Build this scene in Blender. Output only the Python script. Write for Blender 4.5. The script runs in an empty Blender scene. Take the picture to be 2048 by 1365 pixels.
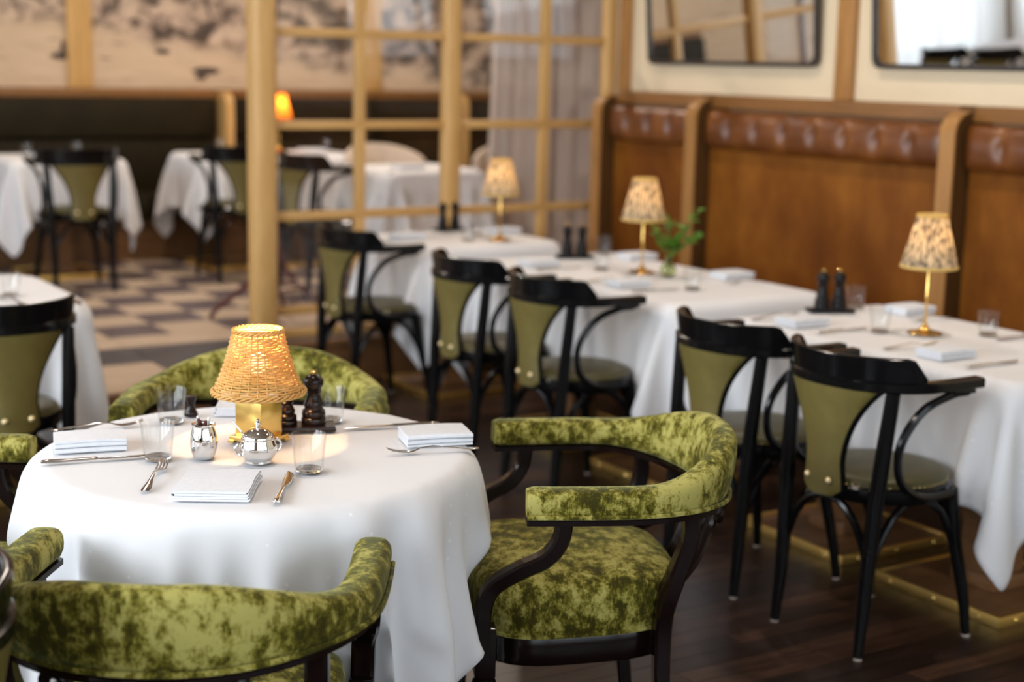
import bpy, bmesh, math, random
import numpy as np
from mathutils import Matrix, Vector
random.seed(7)
scene = bpy.context.scene
C = bpy.data.collections.new('restaurant'); scene.collection.children.link(C)
PI = math.pi

# ------------------------------------------------------------------ camera
F_PX, YAW, PITCH, ROLL, EYE = 3032.65, 0.563899, 0.181077, 0.0213986, 1.60
fw = Vector((math.sin(YAW)*math.cos(PITCH), math.cos(YAW)*math.cos(PITCH), -math.sin(PITCH)))
rt = Vector((math.cos(YAW), -math.sin(YAW), 0)); up = rt.cross(fw)
r2 = rt*math.cos(ROLL)+up*math.sin(ROLL); u2 = -rt*math.sin(ROLL)+up*math.cos(ROLL)
cd = bpy.data.cameras.new('camera'); cam = bpy.data.objects.new('camera', cd); C.objects.link(cam)
cam.matrix_world = Matrix(((r2.x, u2.x, -fw.x, 0), (r2.y, u2.y, -fw.y, 0), (r2.z, u2.z, -fw.z, EYE), (0, 0, 0, 1)))
cd.sensor_width = 36; cd.lens = F_PX/2048*36; cd.clip_start = .05; cd.clip_end = 100
cd.dof.use_dof = True; cd.dof.focus_distance = 3.02; cd.dof.aperture_fstop = 2.1
scene.camera = cam

# ------------------------------------------------------------------ world, daylight, exposure
w = bpy.data.worlds.new('sky'); scene.world = w; w.use_nodes = True
w.node_tree.nodes['Background'].inputs[0].default_value = (.80, .90, 1.0, 1)
w.node_tree.nodes['Background'].inputs[1].default_value = 2.0
def area(name, loc, rot, sx, sy, power, col):
    l = bpy.data.lights.new(name, 'AREA'); l.shape = 'RECTANGLE'; l.size = sx; l.size_y = sy; l.energy = power; l.color = col
    o = bpy.data.objects.new(name, l); C.objects.link(o); o.location = loc; o.rotation_euler = rot
    return o
DAY = (.86, .93, 1.0); MYW = 10.85
area('window_daylight_left', (-2.56, 2.6, 2.15), (0, -PI/2, 0), 1.5, 6.2, 380, DAY)
area('window_daylight_left_far', (-2.56, 8.6, 2.0), (0, -PI/2, 0), 1.8, 3.4, 75, DAY)
area('window_daylight_front', (1.4, -2.26, 2.15), (PI/2, 0, 0), 6.0, 1.5, 75, DAY)
area('window_daylight_back', (-1.2, MYW, 1.9), (-PI/2, 0, 0), 2.0, 2.2, 16, DAY)
scene.view_settings.view_transform = 'Standard'; scene.view_settings.look = 'None'
scene.view_settings.exposure = 0.06; scene.view_settings.gamma = 1.0; scene.view_settings.use_curve_mapping = False
scene.cycles.use_denoising = True
scene.cycles.max_bounces = 8; scene.cycles.transparent_max_bounces = 12
scene.cycles.caustics_reflective = False; scene.cycles.caustics_refractive = False
scene.cycles.sample_clamp_indirect = 6.0

# ------------------------------------------------------------------ materials
MATS = {}
def new_mat(name, col=(.5, .5, .5), rough=.5, metal=0., **kw):
    m = bpy.data.materials.new(name); m.use_nodes = True
    b = m.node_tree.nodes['Principled BSDF']
    b.inputs['Base Color'].default_value = (*col, 1); b.inputs['Roughness'].default_value = rough; b.inputs['Metallic'].default_value = metal
    for k, v in kw.items(): b.inputs[k.replace('_', ' ')].default_value = v
    MATS[name] = m
    return m, m.node_tree.nodes, m.node_tree.links, b
def nd(N, t, **kw):
    n = N.new(t)
    for k, v in kw.items():
        if k in n.inputs: n.inputs[k].default_value = v
        else: setattr(n, k, v)
    return n
def coords(N, L, scale=(1, 1, 1), rot=(0, 0, 0)):
    tc = N.new('ShaderNodeTexCoord'); mp = N.new('ShaderNodeMapping')
    mp.inputs['Scale'].default_value = scale; mp.inputs['Rotation'].default_value = rot
    L.new(tc.outputs['Object'], mp.inputs['Vector']); return mp.outputs[0]
def ramp(N, L, fac, stops):
    r = N.new('ShaderNodeValToRGB'); e = r.color_ramp.elements
    while len(e) < len(stops): e.new(.5)
    for i, (p, c) in enumerate(stops): e[i].position = p; e[i].color = (*c, 1)
    L.new(fac, r.inputs[0]); return r.outputs[0]
def bump(N, L, b, h, strength=.2, dist=.01):
    bp = N.new('ShaderNodeBump'); bp.inputs['Strength'].default_value = strength; bp.inputs['Distance'].default_value = dist
    L.new(h, bp.inputs['Height']); L.new(bp.outputs[0], b.inputs['Normal'])
def noise_mat(name, stops, rough, scale=(1, 1, 1), nscale=5., detail=6., dist=0., metal=0., bmp=0., bdist=.005, nrough=.55, **kw):
    m, N, L, b = new_mat(name, stops[0][1], rough, metal, **kw)
    v = coords(N, L, scale); n = nd(N, 'ShaderNodeTexNoise', Scale=nscale, Detail=detail, Roughness=nrough, Distortion=dist)
    L.new(v, n.inputs['Vector']); L.new(ramp(N, L, n.outputs[0], stops), b.inputs['Base Color'])
    if bmp: bump(N, L, b, n.outputs[0], bmp, bdist)
    return m, N, L, b

new_mat('black_lacquer', (.0040, .0038, .0042), .17, Specular_IOR_Level=.24)
new_mat('mahogany', (.0070, .0028, .0026), .18, Specular_IOR_Level=.28)
new_mat('red_mahogany', (.085, .016, .014), .28, Coat_Weight=.4)
new_mat('brass', (.86, .56, .17), .22, 1.0)
new_mat('stud_brass', (.98, .80, .46), .45, .75)
new_mat('brass_strip', (.90, .60, .18), .42, 1.0)
new_mat('bright_brass', (.95, .68, .24), .14, 1.0)
new_mat('silver', (.86, .84, .82), .07, 1.0)
new_mat('steel', (.72, .71, .70), .13, 1.0)
new_mat('felt', (.62, .52, .46), .9)
new_mat('charcoal_frame', (.028, .022, .020), .35)
new_mat('mirror_glass', (.86, .87, .86), .012, 1.0)
new_mat('wax_white', (.85, .83, .78), .5)
new_mat('mill_wood', (.012, .0055, .004), .24, Specular_IOR_Level=.3)
new_mat('mill_black', (.006, .005, .005), .3, Specular_IOR_Level=.25)
new_mat('glass', (1, 1, 1), .0, Transmission_Weight=1.0, IOR=1.46)
new_mat('green_glass', (.72, .80, .55), .02, Transmission_Weight=1.0, IOR=1.45)
# window / partition glazing: thin clear pane with a faint reflection
def schlick(N, L, mul=.96, f0=.04):
    lw = nd(N, 'ShaderNodeLayerWeight', Blend=.5); pw = nd(N, 'ShaderNodeMath', operation='POWER'); pw.inputs[1].default_value = 5.; L.new(lw.outputs['Facing'], pw.inputs[0])
    ma = nd(N, 'ShaderNodeMath', operation='MULTIPLY_ADD'); L.new(pw.outputs[0], ma.inputs[0]); ma.inputs[1].default_value = mul; ma.inputs[2].default_value = f0
    return ma
m, N, L, b = new_mat('pane')
N.remove(b); out = N['Material Output']
tr = nd(N, 'ShaderNodeBsdfTransparent'); gl = nd(N, 'ShaderNodeBsdfGlossy', Roughness=.01); mx = N.new('ShaderNodeMixShader')
fr = schlick(N, L); L.new(fr.outputs[0], mx.inputs[0]); L.new(tr.outputs[0], mx.inputs[1]); L.new(gl.outputs[0], mx.inputs[2]); L.new(mx.outputs[0], out.inputs[0])
m, N, L, b = new_mat('thin_glass')
N.remove(b); out = N['Material Output']
tr = nd(N, 'ShaderNodeBsdfTransparent', Color=(.98, .985, .985, 1)); gl = nd(N, 'ShaderNodeBsdfGlossy', Roughness=.02); mx = N.new('ShaderNodeMixShader')
fr = schlick(N, L, .9, .038); L.new(fr.outputs[0], mx.inputs[0]); L.new(tr.outputs[0], mx.inputs[1]); L.new(gl.outputs[0], mx.inputs[2]); L.new(mx.outputs[0], out.inputs[0])
# crushed velvet
def velvet(name, sc):
    m, N, L, b = new_mat(name, (.1, .1, .01), .78, Sheen_Weight=.28, Sheen_Roughness=.35)
    b.inputs['Sheen Tint'].default_value = (.80, .85, .40, 1); b.inputs['Specular IOR Level'].default_value = .18
    v = coords(N, L, (1, 1, .8))
    n1 = nd(N, 'ShaderNodeTexNoise', Scale=sc, Detail=10., Roughness=.74, Distortion=.12); L.new(v, n1.inputs['Vector'])
    v2 = coords(N, L, (1, 1, .25)); n2 = nd(N, 'ShaderNodeTexNoise', Scale=190., Detail=3., Roughness=.75); L.new(v2, n2.inputs['Vector'])
    v3 = coords(N, L, (1, 1, 1)); n3 = nd(N, 'ShaderNodeTexNoise', Scale=4.5, Detail=2.); L.new(v3, n3.inputs['Vector'])
    ma = nd(N, 'ShaderNodeMath', operation='MULTIPLY_ADD'); L.new(n2.outputs[0], ma.inputs[0]); ma.inputs[1].default_value = .26; L.new(n1.outputs[0], ma.inputs[2])
    mb2 = nd(N, 'ShaderNodeMath', operation='MULTIPLY_ADD'); L.new(n3.outputs[0], mb2.inputs[0]); mb2.inputs[1].default_value = .45; L.new(ma.outputs[0], mb2.inputs[2])
    L.new(ramp(N, L, mb2.outputs[0], [(.755, (.036, .031, .0015)), (.825, (.090, .078, .005)), (.87, (.20, .174, .024)), (.955, (.41, .37, .105))]), b.inputs['Base Color'])
    bump(N, L, b, ma.outputs[0], .4, .005)
velvet('velvet', 30.); velvet('velvet_seat', 30.)
noise_mat('green_leather', [(.3, (.125, .098, .022)), (.7, (.172, .136, .036))], .5, nscale=11, bmp=.08)
noise_mat('seat_leather', [(.3, (.050, .046, .016)), (.7, (.080, .072, .028))], .38, nscale=9, bmp=.06, Specular_IOR_Level=.25)
noise_mat('green_bench', [(.3, (.011, .0075, .0018)), (.7, (.019, .013, .003))], .6, nscale=5, Specular_IOR_Level=.2)
noise_mat('cognac', [(.28, (.098, .028, .003)), (.5, (.175, .056, .006)), (.74, (.29, .108, .013))], .62, scale=(1, 1, .55), nscale=3.2, detail=8, bmp=.12, nrough=.62, Specular_IOR_Level=.16)
noise_mat('cognac_roll', [(.28, (.085, .023, .0035)), (.55, (.155, .048, .0075)), (.78, (.25, .090, .017))], .36, nscale=6, detail=7, bmp=.15)
noise_mat('cream_paint', [(.3, (.70, .58, .40)), (.7, (.76, .64, .45))], .6, nscale=1.5)
noise_mat('plaster', [(.3, (.40, .33, .26)), (.7, (.45, .38, .30))], .8, nscale=2)
noise_mat('ceiling_paint', [(.3, (.22, .17, .12)), (.7, (.26, .20, .15))], .8, nscale=2)
noise_mat('brown_wood', [(.3, (.105, .048, .016)), (.7, (.175, .085, .030))], .4, scale=(1.2, 1.2, 12), nscale=4, detail=5)
noise_mat('dark_wood', [(.3, (.060, .026, .006)), (.7, (.095, .042, .011))], .5, scale=(6, 6, .6), nscale=4, detail=5, Specular_IOR_Level=.25)
noise_mat('riser_wood', [(.3, (.155, .070, .026)), (.7, (.235, .115, .046))], .42, scale=(1.2, 6, 12), nscale=3, detail=5)
noise_mat('beige_fabric', [(.3, (.52, .42, .33)), (.7, (.62, .51, .41))], .85, nscale=60)
noise_mat('napkin_linen', [(.3, (.70, .72, .76)), (.7, (.76, .78, .82))], .85, nscale=90, bmp=.05, bdist=.001)
noise_mat('leaf', [(.3, (.045, .14, .010)), (.7, (.14, .30, .030))], .45, nscale=20)
def oak(name, sc, a, c2):
    m, N, L, b = new_mat(name, a, .42)
    v = coords(N, L, sc); n = nd(N, 'ShaderNodeTexNoise', Scale=3.5, Detail=7., Roughness=.6, Distortion=.4); L.new(v, n.inputs['Vector'])
    L.new(ramp(N, L, n.outputs[0], [(.3, a), (.7, c2)]), b.inputs['Base Color']); bump(N, L, b, n.outputs[0], .08, .004)
oak('oak_z', (14, 14, 1), (.50, .285, .090), (.66, .41, .155))
oak('oak_x', (1, 14, 14), (.48, .265, .082), (.62, .38, .140))
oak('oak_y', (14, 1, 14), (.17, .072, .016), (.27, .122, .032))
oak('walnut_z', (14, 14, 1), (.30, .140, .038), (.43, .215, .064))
# tablecloth: white damask with faint small dots
m, N, L, b = new_mat('tablecloth', (.82, .82, .83), .78); b.inputs['Specular IOR Level'].default_value = .25
v = coords(N, L, (1, 1, 1)); vo = nd(N, 'ShaderNodeTexVoronoi', Scale=26., Randomness=.12); vo.feature = 'F1'; L.new(v, vo.inputs['Vector'])
L.new(ramp(N, L, vo.outputs['Distance'], [(.0, (.88, .88, .89)), (.085, (.88, .88, .89)), (.12, (.775, .775, .79)), (1., (.775, .775, .79))]), b.inputs['Base Color'])
n = nd(N, 'ShaderNodeTexNoise', Scale=9., Detail=4.); L.new(v, n.inputs['Vector']); bump(N, L, b, n.outputs[0], .10, .012)
# sheers and drapes
def curtain_mat(name, col, trans, transp):
    m, N, L, b = new_mat(name, col, .9); out = N['Material Output']
    t = nd(N, 'ShaderNodeBsdfTranslucent', Color=(*col, 1)); a = N.new('ShaderNodeMixShader'); a.inputs[0].default_value = trans
    L.new(b.outputs[0], a.inputs[1]); L.new(t.outputs[0], a.inputs[2])
    tp = nd(N, 'ShaderNodeBsdfTransparent'); c = N.new('ShaderNodeMixShader'); c.inputs[0].default_value = transp
    L.new(a.outputs[0], c.inputs[1]); L.new(tp.outputs[0], c.inputs[2]); L.new(c.outputs[0], out.inputs[0])
curtain_mat('sheer', (.93, .93, .93), .60, .20)
curtain_mat('drape', (.58, .49, .43), .25, .0)
# lamp shades: woven cane and printed pleated cloth, both let light through
def shade_mat(name, stops, nscale, scale, trans):
    m, N, L, b = new_mat(name, stops[0][1], .6); out = N['Material Output']
    v = coords(N, L, scale); n = nd(N, 'ShaderNodeTexNoise', Scale=nscale, Detail=4., Roughness=.6); L.new(v, n.inputs['Vector'])
    c = ramp(N, L, n.outputs[0], stops); L.new(c, b.inputs['Base Color'])
    t = N.new('ShaderNodeBsdfTranslucent'); L.new(c, t.inputs[0]); a = N.new('ShaderNodeMixShader'); a.inputs[0].default_value = trans
    L.new(b.outputs[0], a.inputs[1]); L.new(t.outputs[0], a.inputs[2]); L.new(a.outputs[0], out.inputs[0])
shade_mat('wicker', [(.3, (.74, .44, .12)), (.7, (.90, .62, .24))], 30., (1, 1, 1), .38)
shade_mat('print_shade', [(.36, (.11, .10, .085)), (.47, (.34, .27, .18)), (.54, (.80, .66, .44)), (.8, (.86, .74, .52))], 120., (1, 1, .22), .5)
shade_mat('shade_band', [(.3, (.80, .58, .18)), (.7, (.86, .66, .24))], 40., (1, 1, 1), .45)
shade_mat('orange_shade', [(.3, (.75, .26, .03)), (.7, (.85, .36, .06))], 40., (1, 1, 1), .55)
m, N, L, b = new_mat('bulb_glow', (1, .8, .5), .5); b.inputs['Emission Color'].default_value = (1., .62, .24, 1); b.inputs['Emission Strength'].default_value = 5.
# plank floor: colour differs from plank to plank
m, N, L, b = new_mat('plank', (.03, .02, .015), .32); b.inputs['Specular IOR Level'].default_value = .38
oi = N.new('ShaderNodeObjectInfo'); v = coords(N, L, (1.2, 16, 1)); n = nd(N, 'ShaderNodeTexNoise', Scale=3., Detail=6., Roughness=.65); L.new(v, n.inputs['Vector'])
ad = nd(N, 'ShaderNodeMath', operation='MULTIPLY_ADD'); L.new(oi.outputs['Random'], ad.inputs[0]); ad.inputs[1].default_value = .42; L.new(n.outputs[0], ad.inputs[2])
L.new(ramp(N, L, ad.outputs[0], [(.35, (.0125, .0075, .0065)), (.62, (.026, .0140, .0100)), (.85, (.046, .0225, .0135)), (1., (.085, .043, .024))]), b.inputs['Base Color']); bump(N, L, b, n.outputs[0], .05, .003)
noise_mat('tile_beige', [(.3, (.50, .38, .27)), (.7, (.60, .46, .34))], .38, nscale=6)
noise_mat('tile_mauve', [(.3, (.105, .080, .086)), (.7, (.150, .112, .118))], .38, nscale=6)
noise_mat('tile_charcoal', [(.3, (.058, .052, .060)), (.7, (.090, .080, .088))], .38, nscale=5)
# mural: an old printed harbour view, dark crowded shore above pale water
m, N, L, b = new_mat('mural_print', (.5, .4, .3), .75)
tc = N.new('ShaderNodeTexCoord'); sp = N.new('ShaderNodeSeparateXYZ'); L.new(tc.outputs['Object'], sp.inputs[0])
n1 = nd(N, 'ShaderNodeTexNoise', Scale=6., Detail=9., Roughness=.68, Distortion=.5); mp = N.new('ShaderNodeMapping'); mp.inputs['Scale'].default_value = (.8, 1, 1.0); L.new(tc.outputs['Object'], mp.inputs[0]); L.new(mp.outputs[0], n1.inputs['Vector'])
n2 = nd(N, 'ShaderNodeTexNoise', Scale=1.7, Detail=5., Roughness=.6); mp2 = N.new('ShaderNodeMapping'); mp2.inputs['Scale'].default_value = (1, 1, .35); L.new(tc.outputs['Object'], mp2.inputs[0]); L.new(mp2.outputs[0], n2.inputs['Vector'])
n3 = nd(N, 'ShaderNodeTexNoise', Scale=3., Detail=4., Roughness=.6); mp3 = N.new('ShaderNodeMapping'); mp3.inputs['Scale'].default_value = (1.3, 1, 9.); L.new(tc.outputs['Object'], mp3.inputs[0]); L.new(mp3.outputs[0], n3.inputs['Vector'])
sh = nd(N, 'ShaderNodeMath', operation='MULTIPLY_ADD'); sl = nd(N, 'ShaderNodeMath', operation='MULTIPLY_ADD'); L.new(sp.outputs['X'], sl.inputs[0]); sl.inputs[1].default_value = .13; L.new(sp.outputs['Z'], sl.inputs[2])
L.new(n2.outputs[0], sh.inputs[0]); sh.inputs[1].default_value = -.55; L.new(sl.outputs[0], sh.inputs[2])
mr = nd(N, 'ShaderNodeMapRange'); mr.inputs[1].default_value = 1.86; mr.inputs[2].default_value = 1.98; L.new(sh.outputs[0], mr.inputs[0])
town = ramp(N, L, n1.outputs[0], [(.38, (.050, .036, .027)), (.47, (.13, .092, .068)), (.53, (.42, .31, .23)), (.64, (.62, .47, .34))])
water = ramp(N, L, n3.outputs[0], [(.28, (.22, .15, .10)), (.36, (.58, .43, .285)), (.7, (.66, .50, .345))])
mx = nd(N, 'ShaderNodeMix', data_type='RGBA'); L.new(mr.outputs[0], mx.inputs[0]); L.new(water, mx.inputs[6]); L.new(town, mx.inputs[7]); cur = mx.outputs[2]
for (bx_, bz_, ra, rb_) in ((2.99, 1.585, .085, .026), (3.00, 1.64, .018, .06), (2.45, 1.81, .12, .022), (4.02, 1.50, .11, .03), (3.98, 1.455, .05, .02), (3.70, 1.63, .06, .02)):
    qx = nd(N, 'ShaderNodeMath', operation='SUBTRACT'); L.new(sp.outputs['X'], qx.inputs[0]); qx.inputs[1].default_value = bx_
    qz = nd(N, 'ShaderNodeMath', operation='SUBTRACT'); L.new(sp.outputs['Z'], qz.inputs[0]); qz.inputs[1].default_value = bz_
    dx = nd(N, 'ShaderNodeMath', operation='DIVIDE'); L.new(qx.outputs[0], dx.inputs[0]); dx.inputs[1].default_value = ra
    dz = nd(N, 'ShaderNodeMath', operation='DIVIDE'); L.new(qz.outputs[0], dz.inputs[0]); dz.inputs[1].default_value = rb_
    x2 = nd(N, 'ShaderNodeMath', operation='MULTIPLY'); L.new(dx.outputs[0], x2.inputs[0]); L.new(dx.outputs[0], x2.inputs[1])
    rr_ = nd(N, 'ShaderNodeMath', operation='MULTIPLY_ADD'); L.new(dz.outputs[0], rr_.inputs[0]); L.new(dz.outputs[0], rr_.inputs[1]); L.new(x2.outputs[0], rr_.inputs[2])
    lt = nd(N, 'ShaderNodeMapRange'); lt.inputs[1].default_value = 1.2; lt.inputs[2].default_value = .6; L.new(rr_.outputs[0], lt.inputs[0])
    mk = nd(N, 'ShaderNodeMix', data_type='RGBA'); L.new(lt.outputs[0], mk.inputs[0]); L.new(cur, mk.inputs[6]); mk.inputs[7].default_value = (.05, .036, .027, 1); cur = mk.outputs[2]
L.new(cur, b.inputs['Base Color'])

# ------------------------------------------------------------------ mesh helpers
class MB:
    def __init__(s): s.v = []; s.f = []
    def add(s, v, f):
        o = len(s.v); s.v += [tuple(p) for p in v]; s.f += [tuple(i+o for i in q) for q in f]; return s
    def box(s, x0, x1, y0, y1, z0, z1, c=0.):
        if c <= 0:
            v = [(x0, y0, z0), (x1, y0, z0), (x1, y1, z0), (x0, y1, z0), (x0, y0, z1), (x1, y0, z1), (x1, y1, z1), (x0, y1, z1)]
            return s.add(v, [(0, 3, 2, 1), (4, 5, 6, 7), (0, 1, 5, 4), (1, 2, 6, 5), (2, 3, 7, 6), (3, 0, 4, 7)])
        bm = bmesh.new(); bmesh.ops.create_cube(bm, size=1)
        for q in bm.verts: q.co = Vector(((x0+x1)/2+q.co.x*(x1-x0), (y0+y1)/2+q.co.y*(y1-y0), (z0+z1)/2+q.co.z*(z1-z0)))
        bmesh.ops.bevel(bm, geom=list(bm.edges), offset=c, segments=2, affect='EDGES', profile=.6)
        bm.verts.index_update(); v = [tuple(q.co) for q in bm.verts]; f = [[l.index for l in p.verts] for p in bm.faces]; bm.free()
        return s.add(v, f)
    def lathe(s, prof, n=24, c=(0, 0, 0), cap=True, sc=None):
        v = []; f = []
        for (r, z) in prof:
            for k in range(n):
                a = 2*PI*k/n; q = 1. if sc is None else sc(a, z)
                v.append((c[0]+r*q*math.cos(a), c[1]+r*q*math.sin(a), c[2]+z))
        for i in range(len(prof)-1):
            for k in range(n): f.append((i*n+k, i*n+(k+1) % n, (i+1)*n+(k+1) % n, (i+1)*n+k))
        if cap: f.append(tuple(range(n-1, -1, -1))); f.append(tuple((len(prof)-1)*n+k for k in range(n)))
        return s.add(v, f)
    def tube(s, pts, r, n=8, closed=False, sec=None, upv=None):
        P = np.array(pts, float); m = len(P)
        if closed: T = np.roll(P, -1, 0)-np.roll(P, 1, 0)
        else:
            T = np.zeros_like(P); T[1:-1] = P[2:]-P[:-2]; T[0] = P[1]-P[0]; T[-1] = P[-1]-P[-2]
        T /= np.linalg.norm(T, axis=1)[:, None]+1e-12
        R = [r]*m if np.isscalar(r) else r
        v = []; f = []
        u = np.array(upv if upv is not None else ((0, 0, 1) if abs(T[0][2]) < .9 else (1, 0, 0)), float)
        for i in range(m):
            if upv is not None: u = np.array(upv, float)
            u = u-T[i]*(u@T[i]); u /= np.linalg.norm(u)+1e-12; w_ = np.cross(T[i], u)
            for k in range(n):
                a = 2*PI*k/n
                if sec is None: q = R[i]*(math.cos(a)*u+math.sin(a)*w_)
                else: a_, b_ = sec(i/(m-1), k/n); q = a_*w_+b_*u
                v.append(tuple(P[i]+q))
        for i in range(m if closed else m-1):
            j = (i+1) % m
            for k in range(n): f.append((i*n+k, i*n+(k+1) % n, j*n+(k+1) % n, j*n+k))
        if not closed: f.append(tuple(range(n-1, -1, -1))); f.append(tuple((m-1)*n+k for k in range(n)))
        return s.add(v, f)
    def grid(s, V):            # V: rows x cols of points
        r, c = len(V), len(V[0]); return s.add([p for row in V for p in row], [(i*c+j, i*c+j+1, (i+1)*c+j+1, (i+1)*c+j) for i in range(r-1) for j in range(c-1)])
    def prism(s, poly, axis, a0, a1):   # polygon in the two other axes, extruded along axis
        n = len(poly)
        def P(p, a): return {0: (a, p[0], p[1]), 1: (p[0], a, p[1]), 2: (p[0], p[1], a)}[axis]
        return s.add([P(p, a0) for p in poly]+[P(p, a1) for p in poly], [tuple(range(n-1, -1, -1)), tuple(range(n, 2*n))]+[(i, (i+1) % n, n+(i+1) % n, n+i) for i in range(n)])
    def build(s, name, mat, parent=None, smooth=True, ang=.7, fix=True):
        me = bpy.data.meshes.new(name); me.from_pydata(s.v, [], s.f)
        if fix:
            bm = bmesh.new(); bm.from_mesh(me); bmesh.ops.recalc_face_normals(bm, faces=list(bm.faces)); bm.to_mesh(me); bm.free()
        me.materials.append(MATS[mat])
        if smooth:
            me.shade_smooth() if hasattr(me, 'shade_smooth') else None
            try: me.set_sharp_from_angle(angle=ang)
            except Exception: pass
        o = bpy.data.objects.new(name, me); C.objects.link(o)
        if parent: o.parent = parent
        return o
def rectsec(w_, h, c=.25):
    # rounded rectangle section, 8 points
    k = [(1, 1-c), (1-c, 1), (-1+c, 1), (-1, 1-c), (-1, -1+c), (-1+c, -1), (1-c, -1), (1, -1+c)]
    return lambda t, a: (k[int(round(a*8)) % 8][0]*w_/2, k[int(round(a*8)) % 8][1]*h/2)
def spline(pts, n=8):
    P = [np.array(p, float) for p in pts]; P = [2*P[0]-P[1]]+P+[2*P[-1]-P[-2]]; out = []
    for i in range(1, len(P)-2):
        for k in range(n):
            t = k/n; a, b_, c_, d = P[i-1:i+3]
            out.append(.5*((2*b_)+(-a+c_)*t+(2*a-5*b_+4*c_-d)*t*t+(-a+3*b_-3*c_+d)*t**3))
    out.append(P[-2]); return [tuple(q) for q in out]
def tag(o, label=None, cat=None, group=None, kind=None):
    if label: o['label'] = label
    if cat: o['category'] = cat
    if group: o['group'] = group
    if kind: o['kind'] = kind
    return o
def thing(name, label, cat, loc=(0, 0, 0), rz=0., group=None):
    o = bpy.data.objects.new(name, None); o.empty_display_size = .1; C.objects.link(o); o.location = loc; o.rotation_euler = (0, 0, rz)
    return tag(o, label, cat, group)
def place(o, loc, rz=0.): o.location = loc; o.rotation_euler = (0, 0, rz); return o
def dup(root, loc, rz=0., label=None, group=None):
    r = root.copy(); C.objects.link(r); r.location = loc; r.rotation_euler = (0, 0, rz)
    if label: r['label'] = label
    if group: r['group'] = group
    for ch in list(root.children):
        c = ch.copy(); C.objects.link(c); c.parent = r
        for g in list(ch.children):
            d = g.copy(); C.objects.link(d); d.parent = c
    return r
def struct(o): o['kind'] = 'structure'; return o

# ------------------------------------------------------------------ the room
WX, PY, MY = 5.04, 6.95, 10.55          # banquette wall, glazed partition, mural wall
PZ, RY = .22, 6.80                      # raised floor height, riser line
XL, YF, CZ = -2.4, -2.1, 3.3            # window wall, front wall, ceiling
floor = struct(MB().box(XL, 7.4, YF, MY, -.12, -.012).build('floor', 'plank', smooth=False))
# narrow planks running towards the banquette wall
PW, PLN = .075, 1.15
pm = MB().box(-PLN/2+.001, PLN/2-.001, -PW/2+.0008, PW/2-.0008, -.012, 0., .0).build('floor_plank', 'plank', floor, smooth=False)
rest = MB(); cand = []
y = YF+PW/2; row = 0
while y < RY:
    x = XL-PLN*((row*0.37) % 1.0)
    while x < WX:
        cx = x+PLN/2
        if cx+PLN/2 > XL+.05 and cx-PLN/2 < WX: cand.append((cx, y))
        x += PLN
    y += PW; row += 1
def seen(p):
    d = Vector((p[0], p[1], -EYE)); z = d.dot(fw)
    if z < .5: return -1
    px = 1024+F_PX*d.dot(r2)/z; py = 682-F_PX*d.dot(u2)/z
    return 1/z if -250 < px < 2300 and py < 1520 else -1
cand.sort(key=seen, reverse=True); used = False
for i, (cx, cy) in enumerate(cand):
    if i < 300:
        o = pm if not used else pm.copy()
        if used: C.objects.link(o)
        used = True; o.location = (cx, cy, 0)
    else:
        rest.box(max(cx-PLN/2+.001, XL), min(cx+PLN/2-.001, WX), cy-PW/2+.0008, cy+PW/2-.0008, -.012, 0)
tag(rest.build('floor_planks', 'plank', floor, smooth=False), kind='stuff')
# raised floor behind the partition, with wooden riser, nosing and stone tiles
JX, JY = 2.75, 6.04                     # where the step comes forward on the left
pf = struct(MB().box(JX, 7.4, RY, MY, -.01, PZ-.012).box(XL, JX, JY, MY, -.01, PZ-.012).build('floor_raised', 'riser_wood', smooth=False))
MB().box(JX-.0, WX, RY-.012, RY+.03, PZ-.035, PZ+.001, .006).build('nosing', 'riser_wood', pf)
MB().box(XL, JX+.012, JY-.012, JY+.03, PZ-.035, PZ+.001, .006).build('nosing', 'riser_wood', pf)
MB().box(JX-.03, JX+.012, JY, RY+.03, PZ-.035, PZ+.001, .006).build('nosing', 'riser_wood', pf)
TS = .317; tl = {}
def tile(x0, x1, y0, y1, mat):
    key = (round(x1-x0, 3), round(y1-y0, 3), mat)
    if key in tl: o = tl[key].copy(); C.objects.link(o)
    else:
        g = .003; hx, hy = (x1-x0)/2-g, (y1-y0)/2-g
        o = MB().box(-hx, hx, -hy, hy, -.014, 0.).build('floor_tile', mat, pf, smooth=False); tl[key] = o
    o.location = ((x0+x1)/2, (y0+y1)/2, PZ); return o
y0 = 7.30
for j in range(11):
    for i in range(16):
        x0 = 2.262+TS*(i-2)
        if y0+TS*j+TS > MY: continue
        tile(x0, x0+TS, y0+TS*j, y0+TS*(j+1), 'tile_mauve' if (i+j) % 2 == 0 else 'tile_beige')
for i in range(8):                                   # pale strip, charcoal border, pale apron
    x0 = 1.628+.634*i
    tile(x0, x0+.634, 7.02, 7.30, 'tile_beige'); tile(x0, x0+.634, RY+.03, 7.02, 'tile_charcoal')
tile(1.0, 2.25, 6.64, RY+.03, 'tile_charcoal'); tile(2.25, JX-.03, JY+.03, RY+.03, 'tile_charcoal')
tile(1.0, 1.628, RY+.03, 7.02, 'tile_charcoal'); tile(1.0, 1.628, 7.02, 7.30, 'tile_beige')
tile(1.62, 2.25, JY+.03, 6.64, 'tile_beige'); tile(1.0, 1.62, JY+.03, 6.64, 'tile_beige')
tag(MB().box(XL, 1.0, JY+.03, 7.30, PZ-.014, PZ).box(XL, 1.628, 7.30, MY, PZ-.014, PZ).box(1.0, 1.628, 7.30, MY, PZ-.014, PZ).box(6.70, 7.4, RY+.03, MY, PZ-.014, PZ).build('floor_tiles', 'tile_beige', pf, smooth=False), kind='stuff')

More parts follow.
